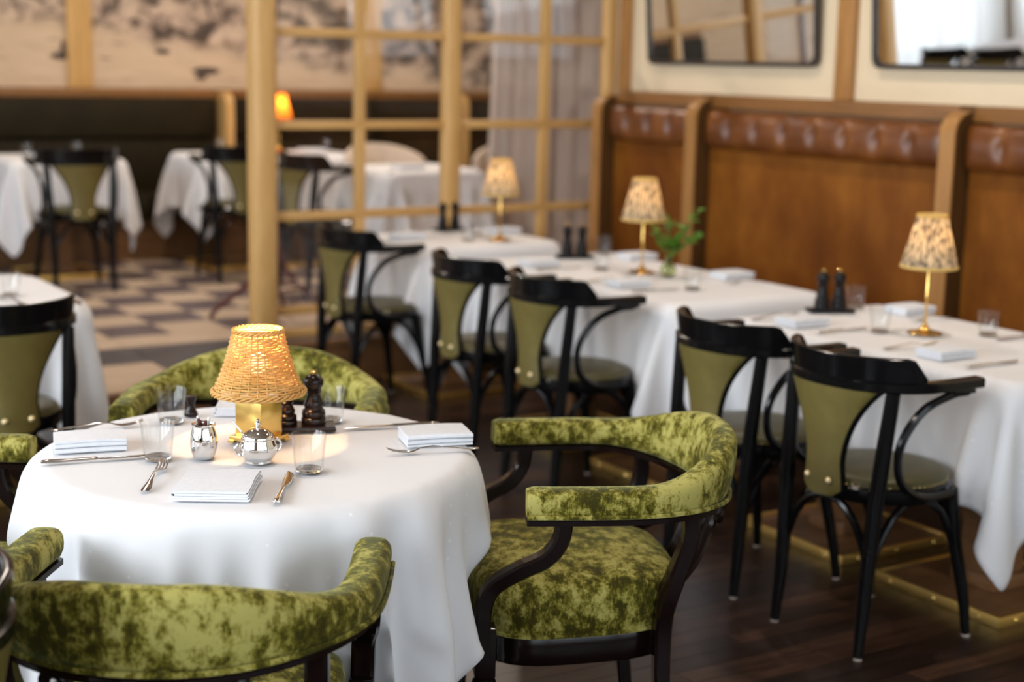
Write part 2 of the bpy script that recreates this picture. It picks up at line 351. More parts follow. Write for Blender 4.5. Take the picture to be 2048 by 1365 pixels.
struct(MB().box(XL-.2, 7.6, YF-.2, MY+.2, CZ, CZ+.1).build('ceiling', 'ceiling_paint', smooth=False))
struct(MB().box(WX, WX+.12, YF, PY+.05, 0, CZ).build('wall_right', 'cream_paint', smooth=False))
wb = struct(MB().box(-.1, 7.4, MY, MY+.12, 0, CZ).build('wall_back', 'mural_print', smooth=False))
struct(MB().box(7.4, 7.52, PY, MY+.12, 0, CZ).build('wall_far_right', 'plaster', smooth=False))
struct(MB().box(WX+.12, 7.52, PY-.02, PY+.05, 0, CZ).build('wall_return', 'plaster', smooth=False))
# window wall on the left and at the front: piers, sill and head round real openings
def window_wall(name, axis, pos, a0, a1, openings, sill, head, th):
    mb = MB()
    def bx(u0, u1, z0, z1):
        if axis == 'x': mb.box(pos-th, pos, u0, u1, z0, z1)
        else: mb.box(u0, u1, pos-th, pos, z0, z1)
    bx(a0, a1, 0, sill); bx(a0, a1, head, CZ); u = a0
    for (o0, o1) in openings: bx(u, o0, sill, head); u = o1
    bx(u, a1, sill, head)
    return struct(mb.build(name, 'plaster', smooth=False))
LO = [(-.4, 1.5), (1.7, 3.6), (3.8, 5.7), (6.9, 8.5), (8.7, 10.3)]; FO = [(-1.5, .4), (.6, 2.5), (2.7, 4.4)]
window_wall('wall_left', 'x', XL, YF, MY, LO, .45, 2.95, .14)
window_wall('wall_front', 'y', YF, XL, WX, FO, .45, 2.95, .14)
BO = [(-2.2, -.3)]
window_wall('wall_back_left', 'y', MY+.14, XL, -.1, BO, .45, 2.95, .14)
k = 0
def window(axis, pos, a0, a1):
    global k; k += 1
    z0, z1 = .45, 2.95; w_ = struct(bpy.data.objects.new('window_%d' % k, None)); C.objects.link(w_)
    def bx(mb, u0, u1, q0, q1, d0, d1, c=0.):
        if axis == 'x': mb.box(pos+d0, pos+d1, u0, u1, q0, q1, c)
        else: mb.box(u0, u1, pos+d0, pos+d1, q0, q1, c)
        return mb
    f = MB(); bx(f, a0, a0+.06, z0, z1, -.1, -.04); bx(f, a1-.06, a1, z0, z1, -.1, -.04); bx(f, a0+.06, a1-.06, z0, z0+.06, -.1, -.04); bx(f, a0+.06, a1-.06, z1-.06, z1, -.1, -.04); f.build('frame', 'walnut_z', w_)
    for t in (.333, .667):
        c = a0+(a1-a0)*t; bx(MB(), c-.02, c+.02, z0+.06, z1-.06, -.09, -.05).build('mullion', 'walnut_z', w_)
    bx(MB(), a0+.06, a1-.06, z0+.06, z1-.06, -.072, -.068).build('window_pane', 'pane', w_, smooth=False)
    bx(MB(), a0+.002, a1-.002, z0, z0+.03, -.13, .0, .006).build('window_sill', 'walnut_z', w_)
for (a, c) in LO: window('x', XL, a, c)
for (a, c) in FO: window('y', YF, a, c)
window('y', MY+.17, -2.2, -.3)
def wavy(axis, pos, a0, a1, z0, z1, amp, per, name, mat, label, group=None, gather=None):
    n = max(24, int((a1-a0)/per*10)); rows = []
    for i in range(9):
        z = z0+(z1-z0)*i/8; row = []
        for j in range(n+1):
            u = j/n; s_ = a0+(a1-a0)*u
            if gather: s_ = gather(u, i/8)
            d = amp*math.sin(2*PI*u*(a1-a0)/per+.9*math.sin(7*u))+.35*amp*math.sin(5.3*PI*u*(a1-a0)/per+i*.12)
            row.append((pos+d, s_, z) if axis == 'x' else (s_, pos+d, z))
        rows.append(row)
    t = thing(name, label, 'curtain', group=group)
    MB().grid(rows).build('curtain_cloth', mat, t, ang=3.0, fix=False)
    rl = MB()
    if axis == 'x': rl.tube([(pos, a0-.06, z1+.02), (pos, a1+.06, z1+.02)], .014, 10)
    else: rl.tube([(a0-.06, pos, z1+.02), (a1+.06, pos, z1+.02)], .014, 10)
    rl.build('curtain_rail', 'brass', t)
    return t
for (a, c) in LO[3:]:
    wavy('x', XL+.16, a-.02, c+.02, PZ+.04 if c > JY else .04, 3.02, .035, .13, 'sheer_curtain', 'sheer', 'white sheer curtain hanging at the daylight windows, mirrored in the wall mirrors', 'sheer window curtains')
wavy('y', MY-.14, -2.25, -.25, PZ+.04, 3.02, .035, .13, 'sheer_curtain', 'sheer', 'white sheer curtain filling the mirror at the right edge', 'sheer window curtains')
wavy('x', 5.12, 7.05, 7.62, PZ+.02, 3.1, .075, .13, 'drape', 'drape', 'grey-beige drape behind the glazed partition, next to the leather banquette')
wavy('x', 5.14, 7.78, 8.27, PZ+.02, 3.1, .075, .13, 'drape', 'drape', 'pale drape behind the partition, left of the other drape, slanting in', gather=lambda u, t: 7.74+u*(.46+.16*(1-t)))
# warm fill lights added at the ceiling out of view, shaped as recessed fittings
for (x, y, p) in ((3.85, 3.3, 20), (3.85, 5.2, 20), (1.25, 3.0, 15), (1.0, 5.6, 22), (2.6, 8.6, 34), (4.2, 8.6, 34), (5.6, 9.2, 24)):
    d = thing('ceiling_fill', 'added warm fill light at the ceiling, out of view', 'fill light', (x, y, CZ-.004), group='ceiling fill lights')
    MB().lathe([(.052, 0), (.065, -.006), (.065, 0)], 20).build('bezel', 'brass', d)
    l = bpy.data.lights.new('ceiling_fill_lamp', 'AREA'); l.shape = 'DISK'; l.size = .09; l.energy = p; l.color = (1., .85, .72)
    lo = bpy.data.objects.new('ceiling_fill_lamp', l); C.objects.link(lo); lo.parent = d; lo.location = (0, 0, -.012)

# wall trim between the mirrors and at the partition
for i, (y0, y1) in enumerate(((5.095, 5.205), (6.80, 6.885), (3.42, 3.53)), 1):
    struct(MB().box(WX-.03, WX, y0, y1, 1.468, CZ, .004).build('trim_%d' % i, 'walnut_z'))
struct(MB().box(3.02, 3.19, MY-.035, MY, 1.36, CZ, .006).build('trim_4', 'oak_z'))
struct(MB().box(5.25, 5.42, MY-.035, MY, 1.36, CZ, .006).build('trim_5', 'oak_z'))

# ------------------------------------------------------------------ leaning wall mirrors
def mirror(y0, y1, label):
    z0, z1, tilt = 1.615, 2.75, math.radians(4.6)
    t = thing('wall_mirror', label, 'mirror', (WX-.006, (y0+y1)/2, z0)); t.rotation_euler = (0, -tilt, 0)
    hw, h, r = (y1-y0)/2, z1-z0, .045
    def outline(e):
        p = []; q = hw-e
        for (cx, cz, a0) in ((q-r, e+r, -90), (q-r, h-e-r, 0), (-q+r, h-e-r, 90), (-q+r, e+r, 180)):
            for k_ in range(7): a = math.radians(a0+15*k_); p.append((cx+r*math.cos(a), cz+r*math.sin(a)))
        return p
    o, i = outline(0), outline(.020); n = len(o); mb = MB()
    v = [(-.03, *p) for p in o]+[(-.03, *p) for p in i]+[(-.008, *p) for p in o]+[(-.008, *p) for p in i]; f = []
    for a in range(n):
        c = (a+1) % n; f += [(a, c, n+c, n+a), (a, 2*n+a, 2*n+c, c), (n+a, n+c, 3*n+c, 3*n+a), (2*n+a, 3*n+a, 3*n+c, 2*n+c)]
    mb.add(v, f).build('frame', 'charcoal_frame', t, ang=.5)
    MB().prism(outline(.015), 0, -.018, -.010).build('mirror_glass', 'mirror_glass', t, smooth=False)
mirror(5.315, 6.615, 'dark-framed wall mirror nearest the glazed partition, above the leather banquette')
mirror(3.655, 4.965, 'dark-framed wall mirror at the right edge, reflecting white sheer curtains')

# ------------------------------------------------------------------ leather banquette
bq = thing('banquette', 'cognac leather banquette with button-tufted top roll and oak dividers', 'banquette', (0, 0, 0))
DIV = [(6.765, 6.845), (5.95, 6.03), (4.29, 4.37), (2.61, 2.69)]
def divider_poly(xf, zt, r=.085):
    p = [(WX-.002, 0.), (WX-.002, zt), (xf+r, zt)]
    for k_ in range(1, 8): a = PI/2+PI/2*k_/8; p.append((xf+r+r*math.cos(a), zt-r+r*math.sin(a)))
    return p+[(xf, zt-r), (xf, 0.)]
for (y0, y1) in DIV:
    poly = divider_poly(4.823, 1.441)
    dv = MB().prism(poly, 1, y0+.004, y1-.004).build('divider', 'dark_wood', bq, ang=.5)  # divider sides coloured darker than their front edge strip
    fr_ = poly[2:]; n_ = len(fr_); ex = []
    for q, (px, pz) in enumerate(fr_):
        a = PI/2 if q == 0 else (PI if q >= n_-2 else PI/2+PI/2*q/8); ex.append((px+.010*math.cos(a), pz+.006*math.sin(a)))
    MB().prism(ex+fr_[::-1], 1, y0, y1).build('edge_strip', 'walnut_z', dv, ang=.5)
for bi, (y1, y0) in enumerate(((6.765, 6.03), (5.95, 4.37), (4.29, 2.69))):
    MB().box(4.925, WX-.002, y0, y1, 1.402, 1.468, .004).build('top_rail', 'oak_y', bq)
    MB().box(4.912, 4.927, y0, y1, 1.404, 1.436, .003).build('rail_bead', 'oak_y', bq)
    MB().box(4.905, WX-.002, y0+.003, y1-.003, .44, 1.235, .014).build('back_panel', 'cognac', bq)
    MB().box(4.36, 4.95, y0+.003, y1-.003, .30, .465, .03).build('seat', 'cognac', bq)
    MB().box(4.42, 4.95, y0, y1, .0, .30).build('seat_base', 'brown_wood', bq, smooth=False)
    n = {0: 4, 1: 8, 2: 8}[bi]; W_ = (y1-y0)/n; rows = []; NY = n*10
    zb, zt = 1.205, 1.395; zc = (zb+zt)/2
    for j in range(NY+1):
        yy = y0+.004+(y1-y0-.008)*j/NY; row = []
        u = (j % 10)/10; e = min(1., min(j, NY-j)/2.5)
        for i in range(17):
            a = -PI/2+PI*i/16; z = zc+math.sin(a)*(zt-zb)/2*(1+.0)
            fold = math.exp(-((u if u < .5 else 1-u)/.09)**2) if 0 < j < NY else 0
            dim = fold*math.exp(-((z-zc)/.035)**2)
            bul = .072*max(math.cos(a), 0)**.6*(.55+.45*math.sqrt(e))
            row.append((4.915-bul+.030*dim+.012*fold*math.cos(a), yy, z))
        rows.append(row)
    ro = MB().grid(rows).build('tufted_roll', 'cognac_roll', bq, ang=3., fix=False)
    bt = None
    for q in range(1, n):
        yy = y0+.004+(y1-y0-.008)*q/n
        if bt is None: bt = MB().lathe([(.0, -.006), (.010, -.004), (.012, 0), (.008, .004), (.0, .006)], 10, cap=False).build('button', 'cognac_roll', ro); o = bt
        else: o = bt.copy(); C.objects.link(o)
        o.rotation_euler = (0, -PI/2, 0); o.location = (4.876, yy, zc)
# dark green bench under the mural
gb = thing('bench', 'long dark green upholstered bench under the printed mural wall', 'bench', (0, 0, 0))
MB().box(1.6, 7.2, MY-.16, MY-.01, 1.315, 1.375, .006).build('top_rail', 'oak_y', gb)
for (x0, x1) in ((1.6, 4.02), (4.13, 5.95), (6.06, 7.2)):
    MB().box(x0, x1, MY-.20, MY-.01, 1.04, 1.312, .03).build('headrest_pad', 'green_bench', gb)
    MB().box(x0, x1, MY-.17, MY-.01, PZ+.42, 1.035, .02).build('back_panel', 'green_bench', gb)
    MB().box(x0, x1, MY-.53, MY-.14, PZ+.28, PZ+.45, .03).build('seat', 'green_bench', gb)
    MB().box(x0, x1, MY-.48, MY-.14, PZ, PZ+.28).build('seat_base', 'brown_wood', gb, smooth=False)
for xx in (4.045, 5.975):
    p = [(MY-.01, PZ), (MY-.01, 1.36), (MY-.22, 1.36)]+[(MY-.22+.10*math.cos(PI/2+PI/2*q/6), 1.26+.10*math.sin(PI/2+PI/2*q/6)) for q in range(1, 6)]+[(MY-.32, 1.26), (MY-.32, PZ)]
    MB().prism(p, 0, xx, xx+.06).build('divider', 'oak_z', gb, ang=.5)

# ------------------------------------------------------------------ glazed oak partition
gp = thing('glazed_partition', 'oak-framed glazed partition with small square panes', 'partition', (0, PY, 0))
def post(x, w_, d, label=None):
    n = 24; P = []
    for k_ in range(n):
        a = 2*PI*k_/n; c, s_ = math.cos(a), math.sin(a)
        P.append((x+w_/2*math.copysign(abs(c)**.5, c), d/2*math.copysign(abs(s_)**.5, s_)))
    o = MB().prism(P, 2, PZ, CZ).build('post', 'oak_z', gp, ang=.9)
    if label: o['label'] = label
post(2.93, .125, .13, 'thick rounded oak end post'); post(3.985, .095, .09); post(4.985, .07, .07)
RZ = [PZ+.018, .355, .83, 1.28, 1.73, 2.18, 2.63, 3.08]
VX = [2.99, 3.455, 3.94, 4.03, 4.565, 4.95]
for (x0, x1) in ((2.98, 3.945), (4.025, 4.955)):
    for z in RZ: MB().box(x0, x1, -.018, .018, z-.022, z+.022, .006).build('rail', 'oak_x', gp)
for x in (3.455, 4.565):
    for i in range(len(RZ)-1): MB().box(x-.027, x+.027, -.022, .022, RZ[i]+.018, RZ[i+1]-.018, .007).build('muntin', 'oak_z', gp)
pn = {}
for (x0, x1) in ((2.985, 3.435), (3.475, 3.945), (4.025, 4.545), (4.585, 4.955)):
    for i in range(len(RZ)-1):
        z0, z1 = RZ[i]+.016, RZ[i+1]-.016
        MB().box(x0, x1, -.003, .003, z0, z1).build('glass_pane', 'pane', gp, smooth=False)

# ------------------------------------------------------------------ draped cloths (position based simulation of a square of linen)
def drape(sdf, hx, hy, top, sp=.03, steps=170, iters=9, seed=1, margin=.012, nf=11):
    rng = np.random.default_rng(seed)
    nx, ny = int(round(2*hx/sp))+1, int(round(2*hy/sp))+1
    X, Y = np.meshgrid(np.linspace(-hx, hx, nx), np.linspace(-hy, hy, ny), indexing='ij')
    P = np.stack([X, Y, np.full_like(X, top)], -1); R0 = P.copy()
    d0 = sdf(X, Y); pin = d0 < -.012
    over = np.clip(d0, 0, None)
    P[..., 2] -= over*.30; P[..., :2] *= (1-.04*np.clip(over/.3, 0, 1))[..., None]
    th = np.arctan2(Y, X); wv_ = np.sin(nf*th+seed)+.6*np.sin((nf*1.6)*th+2.1*seed); P[..., :2] *= (1+.07*np.clip(over/.3, 0, 1)*wv_)[..., None]
    P += rng.normal(0, .004, P.shape)*(~pin)[..., None]
    for _ in range(2): P[1:-1, 1:-1] = (P[1:-1, 1:-1]+P[2:, 1:-1]+P[:-2, 1:-1]+P[1:-1, 2:]+P[1:-1, :-2])/5
    P[pin] = R0[pin]; V = np.zeros_like(P); wgt = (~pin).astype(float)
    cons = []
    def addc(di, dj, k_):
        rest_ = math.hypot(di*2*hx/(nx-1), dj*2*hy/(ny-1))
        for par in (0, 1):
            if dj == 0 or (di != 0):
                ia = np.arange(0, nx-abs(di)); ia = ia[(ia//max(abs(di), 1)) % 2 == par]
                ja = np.arange(max(0, -dj), ny-max(0, dj))
                I, J = np.meshgrid(ia, ja, indexing='ij')
            else:
                ja = np.arange(0, ny-dj); ja = ja[(ja//dj) % 2 == par]
                I, J = np.meshgrid(np.arange(nx), ja, indexing='ij')
            a = (I*ny+J).ravel(); b_ = ((I+di)*ny+J+dj).ravel(); wa, wb_ = wgt.ravel()[a], wgt.ravel()[b_]; s_ = wa+wb_; m_ = s_ > 0
            a, b_, wa, wb_, s_ = a[m_], b_[m_], wa[m_], wb_[m_], s_[m_]
            cons.append((a, b_, (wa/s_)[:, None], (wb_/s_)[:, None], rest_, k_))
    addc(1, 0, 1.); addc(0, 1, 1.); addc(1, 1, .20); addc(1, -1, .20); addc(2, 0, .02); addc(0, 2, .02)
    dt = .014; flat = P.reshape(-1, 3); pinf = pin.ravel(); e = 1e-3
    for st in range(steps):
        old = flat.copy(); V_ = V.reshape(-1, 3)
        V_[:, 2] -= 9.8*dt*(~pinf); V_ *= .965; flat += V_*dt*(~pinf)[:, None]
        for it in range(iters):
            for (a, b_, wa, wb_, r_, k_) in cons:
                d = flat[b_]-flat[a]; l = np.linalg.norm(d, axis=1)[:, None]+1e-9; c = d*((l-r_)/l*k_)
                flat[a] += wa*c; flat[b_] -= wb_*c
            if it % 3 == 2:
                x, y = flat[:, 0], flat[:, 1]; d = sdf(x, y); bad = (d < margin) & (flat[:, 2] < top) & ~pinf
                if bad.any():
                    xb, yb = x[bad], y[bad]; gx = (sdf(xb+e, yb)-sdf(xb-e, yb))/(2*e); gy = (sdf(xb, yb+e)-sdf(xb, yb-e))/(2*e)
                    dep = margin-d[bad]; zt_ = top-flat[bad, 2]; side = (dep < zt_+.004)
                    idx = np.where(bad)[0]; i1 = idx[side]
                    flat[i1, 0] += gx[side]*dep[side]; flat[i1, 1] += gy[side]*dep[side]
                    flat[idx[~side], 2] = top
        V = ((flat-old)/dt).reshape(P.shape); V[pin] = 0
        sp_ = np.linalg.norm(V, axis=2); big = sp_ > 3.; V[big] *= (3./sp_[big])[:, None]
    P = flat.reshape(nx, ny, 3)
    return [[tuple(P[i, j]) for j in range(ny)] for i in range(nx)]
def rrect(ax, ay, r):
    def f(x, y):
        qx, qy = np.abs(x)-(ax-r), np.abs(y)-(ay-r)
        return np.hypot(np.maximum(qx, 0), np.maximum(qy, 0))+np.minimum(np.maximum(qx, qy), 0)-r
    return f
def cloth_obj(V, label, loc, rz=0., group=None, name='tablecloth'):
    mb = MB().grid(V); o = mb.build(name, 'tablecloth', None, ang=3.1, fix=False); place(o, loc, rz)
    s_ = o.modifiers.new('smooth', 'SUBSURF'); s_.levels = s_.render_levels = 1
    so = o.modifiers.new('thickness', 'SOLIDIFY'); so.thickness = .0016; so.offset = 1.
    return tag(o, label, 'tablecloth', group)
TT = .75
def pedestal(t, x, y, s_=.237, zb=0.):
    b_ = MB().box(x-s_, x+s_, y-s_, y+s_, zb, zb+.028).build('base', 'riser_wood', t, smooth=False)
    for (x0, x1, y0, y1) in ((x-s_-.016, x-s_, y-s_-.016, y+s_+.016), (x+s_, x+s_+.016, y-s_-.016, y+s_+.016), (x-s_, x+s_, y-s_-.016, y-s_), (x-s_, x+s_, y+s_, y+s_+.016)):
        MB().box(x0, x1, y0, y1, zb, zb+.034, .003).build('brass_edge', 'brass_strip', b_)
    st = None
    for i in range(3):
        for (px, py, rot) in ((x-s_-.0185, y-s_*.75+s_*.75*i, -PI/2), (x-s_*.75+s_*.75*i, y-s_-.0185, 0)):
            if st is None: st = MB().lathe([(0, 0), (.006, .001), (.0065, .003), (.004, .005), (0, .006)], 8, cap=False).build('brass_stud', 'bright_brass', b_); o = st
            else: o = st.copy(); C.objects.link(o)
            o.location = (px+(.004 if rot else 0), py+(0 if rot else .004), zb+.016); o.rotation_euler = (PI/2, 0, 0) if not rot else (0, -PI/2, 0)
    MB().box(x-.068, x+.068, y-.068, y+.068, zb+.028, zb+TT-.03, .004).build('pedestal', 'riser_wood', t)
    MB().box(x-.086, x+.086, y-.086, y+.086, zb+.028, zb+.075, .008).build('pedestal_moulding', 'riser_wood', t)
def rect_table(name, label, x0, x1, y0, y1, peds, zb=0.):
    t = thing(name, label, 'table', ((x0+x1)/2, (y0+y1)/2, zb)); hx, hy = (x1-x0)/2, (y1-y0)/2
    MB().box(-hx+.03, hx-.03, -hy+.03, hy-.03, TT-.03, TT-.002, .006).build('tabletop', 'brown_wood', t)
    for (px, py) in peds: pedestal(t, px, py, .237 if hx > .36 else .22, 0.)
    return t
OV = .345
cc = {}
def dressed(label_t, label_c, x0, x1, y0, y1, peds, zb=0., seed=1, ov=OV, sp=.033, flip=0):
    rect_table('dining_table', label_t, x0, x1, y0, y1, peds, zb)
    hx, hy = (x1-x0)/2, (y1-y0)/2; key = (round(hx, 3), round(hy, 3), seed, ov)
    if key not in cc: cc[key] = drape(rrect(hx, hy, .03), hx+ov, hy+ov, TT+.001, sp=sp, seed=seed)
    cloth_obj(cc[key], label_c, ((x0+x1)/2, (y0+y1)/2, zb), PI*flip, 'rectangular tablecloths')
GT = 'pedestal dining table under white cloth, '
dressed(GT+'nearest of the row, at the right edge', 'white tablecloth on the near right table, corner point hanging low', 3.385, 4.15, 2.735, 4.005, [(-.045, -.325), (-.045, .32)], seed=3)
dressed(GT+'middle of the row, with the vase', 'white tablecloth on the middle banquette table with the green sprig', 3.385, 4.15, 4.285, 5.70, [(-.045, -.36), (-.045, .36)], seed=5)
dressed(GT+'far one against the partition', 'white tablecloth on the far banquette table beside the glazed partition', 3.385, 4.15, 6.12, 6.76, [(-.045, 0)], seed=8)
dressed(GT+'brightest, at the left edge behind the round table', 'brightly lit white tablecloth on the table at the left edge', .66, 1.56, 5.22, 6.02, [(0, 0)], seed=4, ov=.45)
dressed(GT+'on the tiles under the mural, at the left edge', 'white tablecloth hanging in points on the far left table', 2.30, 3.00, 9.24, 9.90, [(0, 0)], PZ, seed=12)
dressed(GT+'on the tiles, just left of the oak post', 'white tablecloth on the mural-side table left of the oak post', 3.50, 4.66, 9.26, 9.90, [(-.25, 0), (.25, 0)], PZ, seed=14)
dressed(GT+'seen through the partition panes', 'white tablecloth seen through the partition left of the drapes', 4.06, 4.74, 7.80, 8.46, [(0, 0)], PZ, seed=16, ov=.36)
dressed(GT+'near the windows, seen only in the right mirror', 'white tablecloth by the sheer curtains, seen in the right mirror', -.9, -.1, 7.9, 9.1, [(0, 0)], PZ, seed=18, sp=.045)
# the round table
RC = (1.258, 3.03)
t = thing('round_table', 'round dining table with a white cloth in the foreground', 'table', (*RC, 0))
MB().lathe([(.435, TT-.03), (.443, TT-.026), (.443, TT-.008), (.435, TT-.002)], 64).build('tabletop', 'brown_wood', t)
MB().lathe([(.22, 0), (.23, .01), (.23, .03), (.10, .06), (.05, .10), (.045, .5), (.06, .68), (.14, TT-.03)], 32).build('pedestal', 'mahogany', t)
circ = lambda x, y: np.hypot(x, y)-.480
VPOS = [(2.035, 2.785, 65), (.868, 2.445, -34), (1.575, 3.785, 148), (.535, 3.385, -122)]
def add_folds(V, nfold, amp):
    P = np.array(V); th = np.arctan2(P[..., 1], P[..., 0]); r = np.hypot(P[..., 0], P[..., 1]); dr = np.clip(TT-P[..., 2], 0, 1)
    ph = nfold*th+1.9*np.sin(2*th+.4)+1.1*np.sin(5*th)+3.2*dr*np.sin(3*th+1.)
    fo = np.sign(np.cos(ph))*np.abs(np.cos(ph))**.6*(.65+.35*np.sin(3*th+2.))
    k_ = 1+amp*np.clip(dr/.30, 0, 1)**.75*fo/np.maximum(r, .1)+.012*np.clip(dr/.3, 0, 1)
    P[..., 0] *= k_; P[..., 1] *= k_
    cr, sr = math.cos(math.radians(61)), math.sin(math.radians(61))
    for (cx, cy, a) in VPOS:             # the hanging cloth stays in front of the chairs pushed up to it
        ca, sa = math.cos(math.radians(a)), math.sin(math.radians(a))
        wx = P[..., 0]*cr-P[..., 1]*sr+RC[0]-cx; wy = P[..., 0]*sr+P[..., 1]*cr+RC[1]-cy
        lx = wx*ca+wy*sa; ly = -wx*sa+wy*ca
        lim = .356-.9*np.clip(np.abs(lx)-.30, 0, 1); kz = np.clip((.56-P[..., 2])/.06, 0, 1)
        ly2 = np.where((np.abs(lx) < .5) & (ly < lim), ly+(lim-ly)*kz, ly)
        wx = lx*ca-ly2*sa+cx-RC[0]; wy = lx*sa+ly2*ca+cy-RC[1]
        P[..., 0] = wx*cr+wy*sr; P[..., 1] = -wx*sr+wy*cr
    Q = P.copy()
    for _ in range(1):
        Q[1:-1, 1:-1] = (2*Q[1:-1, 1:-1]+Q[2:, 1:-1]+Q[:-2, 1:-1]+Q[1:-1, 2:]+Q[1:-1, :-2])/6
    P = np.where((dr > .03)[..., None], Q, P)
    return [[tuple(q) for q in row] for row in P]
cloth_obj(add_folds(drape(circ, .755, .755, TT+.001, sp=.0225, steps=190, iters=11, seed=21, nf=13), 15, .040), 'white dotted tablecloth on the round foreground table', (*RC, 0), math.radians(61), None, 'round_tablecloth')
ZT = TT+.0048                           # things stand on the cloth

# ------------------------------------------------------------------ black bentwood armchairs
def make_bistro():
    t = thing('bentwood_armchair', 'black bentwood armchair', 'chair')
    for s_ in (-1, 1):
        lg = MB().tube(spline([(s_*.170, -.205, .006), (s_*.168, -.190, .20), (s_*.176, -.180, .45), (s_*.192, -.158, .752)], 6), [.0140+.0085*math.sin(PI*min(1., i/24)) for i in range(19)], 10).build('rear_leg', 'black_lacquer', t)
        MB().lathe([(.012, 0), (.0125, .007)], 12, (s_*.170, -.205, 0)).build('felt_pad', 'felt', lg)
        lg = MB().tube(spline([(s_*.190, .205, .006), (s_*.181, .190, .12), (s_*.160, .158, .30), (s_*.148, .140, .440)], 6), [.0130+.0105*i/18 for i in range(19)], 10).build('front_leg', 'black_lacquer', t)
        MB().lathe([(.012, 0), (.0125, .007)], 12, (s_*.190, .205, 0)).build('felt_pad', 'felt', lg)
        MB().tube(spline([(s_*.232, .085, .742), (s_*.232, .02, .738), (s_*.224, -.07, .705), (s_*.214, -.128, .635), (s_*.209, -.142, .57), (s_*.209, -.125, .505), (s_*.210, -.07, .462), (s_*.208, .0, .448), (s_*.204, .085, .448)], 5), .0125, 8).build('arm_loop', 'black_lacquer', t)
        MB().box(s_*.232-.014, s_*.232+.014, .02, .105, .738, .752, .003).build('arm_block', 'black_lacquer', t)
    def arch(a, b_, za, peak):
        p = []
        for k_ in range(15):
            u = k_/14; e = 1-abs(2*u-1)**2.6
            p.append((a[0]+(b_[0]-a[0])*u, a[1]+(b_[1]-a[1])*u, za+(peak-za)*e))
        return p
    for (a, b_) in (((-.168, -.185), (.168, -.185)), ((-.163, .162), (.163, .162)), ((-.168, -.18), (-.163, .160)), ((.168, -.18), (.163, .160))):
        MB().tube(arch(a, b_, .255, .424), .0115, 8).build('arch_brace', 'black_lacquer', t)
    def ring(r, k_=1.): return [(r*math.sin(a)*(1+.02*math.cos(a)), -r*math.cos(a)*(1. if math.cos(a) > 0 else 1.0), 0) for a in np.linspace(0, 2*PI, 48, endpoint=False)]
    MB().lathe([(.17, .428), (.204, .428), (.208, .434), (.208, .466), (.202, .473), (.17, .473)], 48).build('seat_ring', 'black_lacquer', t, ang=.6)
    MB().lathe([(.150, .470), (.199, .4725), (.196, .483), (.180, .493), (.13, .499), (.06, .502), (.001, .503)], 48).build('seat_cushion', 'seat_leather', t, ang=1.2)
    nl = MB()
    for k_ in range(72): a = 2*PI*k_/72; nl.lathe([(.0024, 0), (.0024, .0016), (.001, .003)], 5, (.1965*math.cos(a), .1965*math.sin(a), .4745))
    tag(nl.build('nail_trim', 'brass', t), kind='stuff')
    def bowp(a, off=0.):            # a in -1..1 round the back, arms beyond
        return None
    path = [(-.236, .125), (-.236, .07), (-.236, .02)]
    for k_ in range(25): a = PI+PI*k_/24; path.append((.235*math.cos(a), -.02+.222*math.sin(a)))
    path += [(.236, .02), (.236, .07), (.236, .125)]
    MB().tube([(x, y, .767) for x, y in path], 1, 8, sec=rectsec(.042, .030, .3), upv=(0, 0, 1)).build('arm_bow', 'black_lacquer', t, ang=.5)
    # crest: raised curved back with clipped upper corners
    v = []; f = []; n = 32
    for k_ in range(n+1):
        a = PI*1.5+(k_/n-.5)*math.radians(150); x, y = .235*math.cos(a), -.02+.222*math.sin(a); nx_, ny_ = math.cos(a), math.sin(a)
        u = abs(k_/n-.5)*2; zt = .848-.052*max(0., (u-.86)/.14); ln = .012*(zt-.78)/.07
        for (d, z) in ((-.012, .781), (-.010+ln, zt-.003), (-.006+ln, zt), (.004+ln, zt), (.009+ln, zt-.003), (.012, .781)): v.append((x+nx_*d, y+ny_*d, z))
    for k_ in range(n):
        for j in range(6): f.append((k_*6+j, k_*6+(j+1) % 6, (k_+1)*6+(j+1) % 6, (k_+1)*6+j))
    f += [tuple(range(6)), tuple(n*6+j for j in range(6))]
    MB().add(v, f).build('crest', 'black_lacquer', t, ang=.55)
    # upholstered splat: wide under the bow, waisted, two brass studs at the foot
    rows = []; nr, ncol = 18, 15; edge = {-1: [], 1: []}
    def splat_pt(u, q, d):
        z = .757-.318*u; hw = .064+.104*max(0., 1-u/.72)**1.9+.010*max(0, (u-.7)/.3)
        if u > .93: hw *= 1-.35*((u-.93)/.07)**2
        x = q*hw; top = -.02-.222*math.sqrt(max(0., 1-(x/.236)**2)); bot = -.214+.10*x*x/.04
        y = top*(1-u)**1.0+bot*(1-(1-u)**1.0)+.012*math.sin(PI*u)
        return (x, y-d, z)
    for face, d in ((0, .012), (1, -.010)):
        rows = [[splat_pt(i/nr, -1+2*j/ncol, d+(.007 if face == 0 else -.006)*(1-abs(-1+2*j/ncol)**4)) for j in range(ncol+1)] for i in range(nr+1)]
        if face == 0: A = rows
        else: B = rows
    mb = MB(); mb.grid(A); mb.grid([list(reversed(r)) for r in B])
    c = ncol+1; o2 = (nr+1)*c
    for i in range(nr):
        mb.f.append((i*c, (i+1)*c, o2+(i+1)*c+ncol, o2+i*c+ncol)); mb.f.append((i*c+ncol, o2+i*c, o2+(i+1)*c, (i+1)*c+ncol))
    for j in range(ncol): mb.f.append((nr*c+j, nr*c+j+1, o2+nr*c+ncol-j-1, o2+nr*c+ncol-j))
    sp_ = mb.build('splat', 'green_leather', t, ang=.9)
    for q in (-1, 1): MB().tube([splat_pt(i/20, q*1.01, .001) for i in range(21)], .0085, 6).build('splat_edge', 'black_lacquer', sp_)
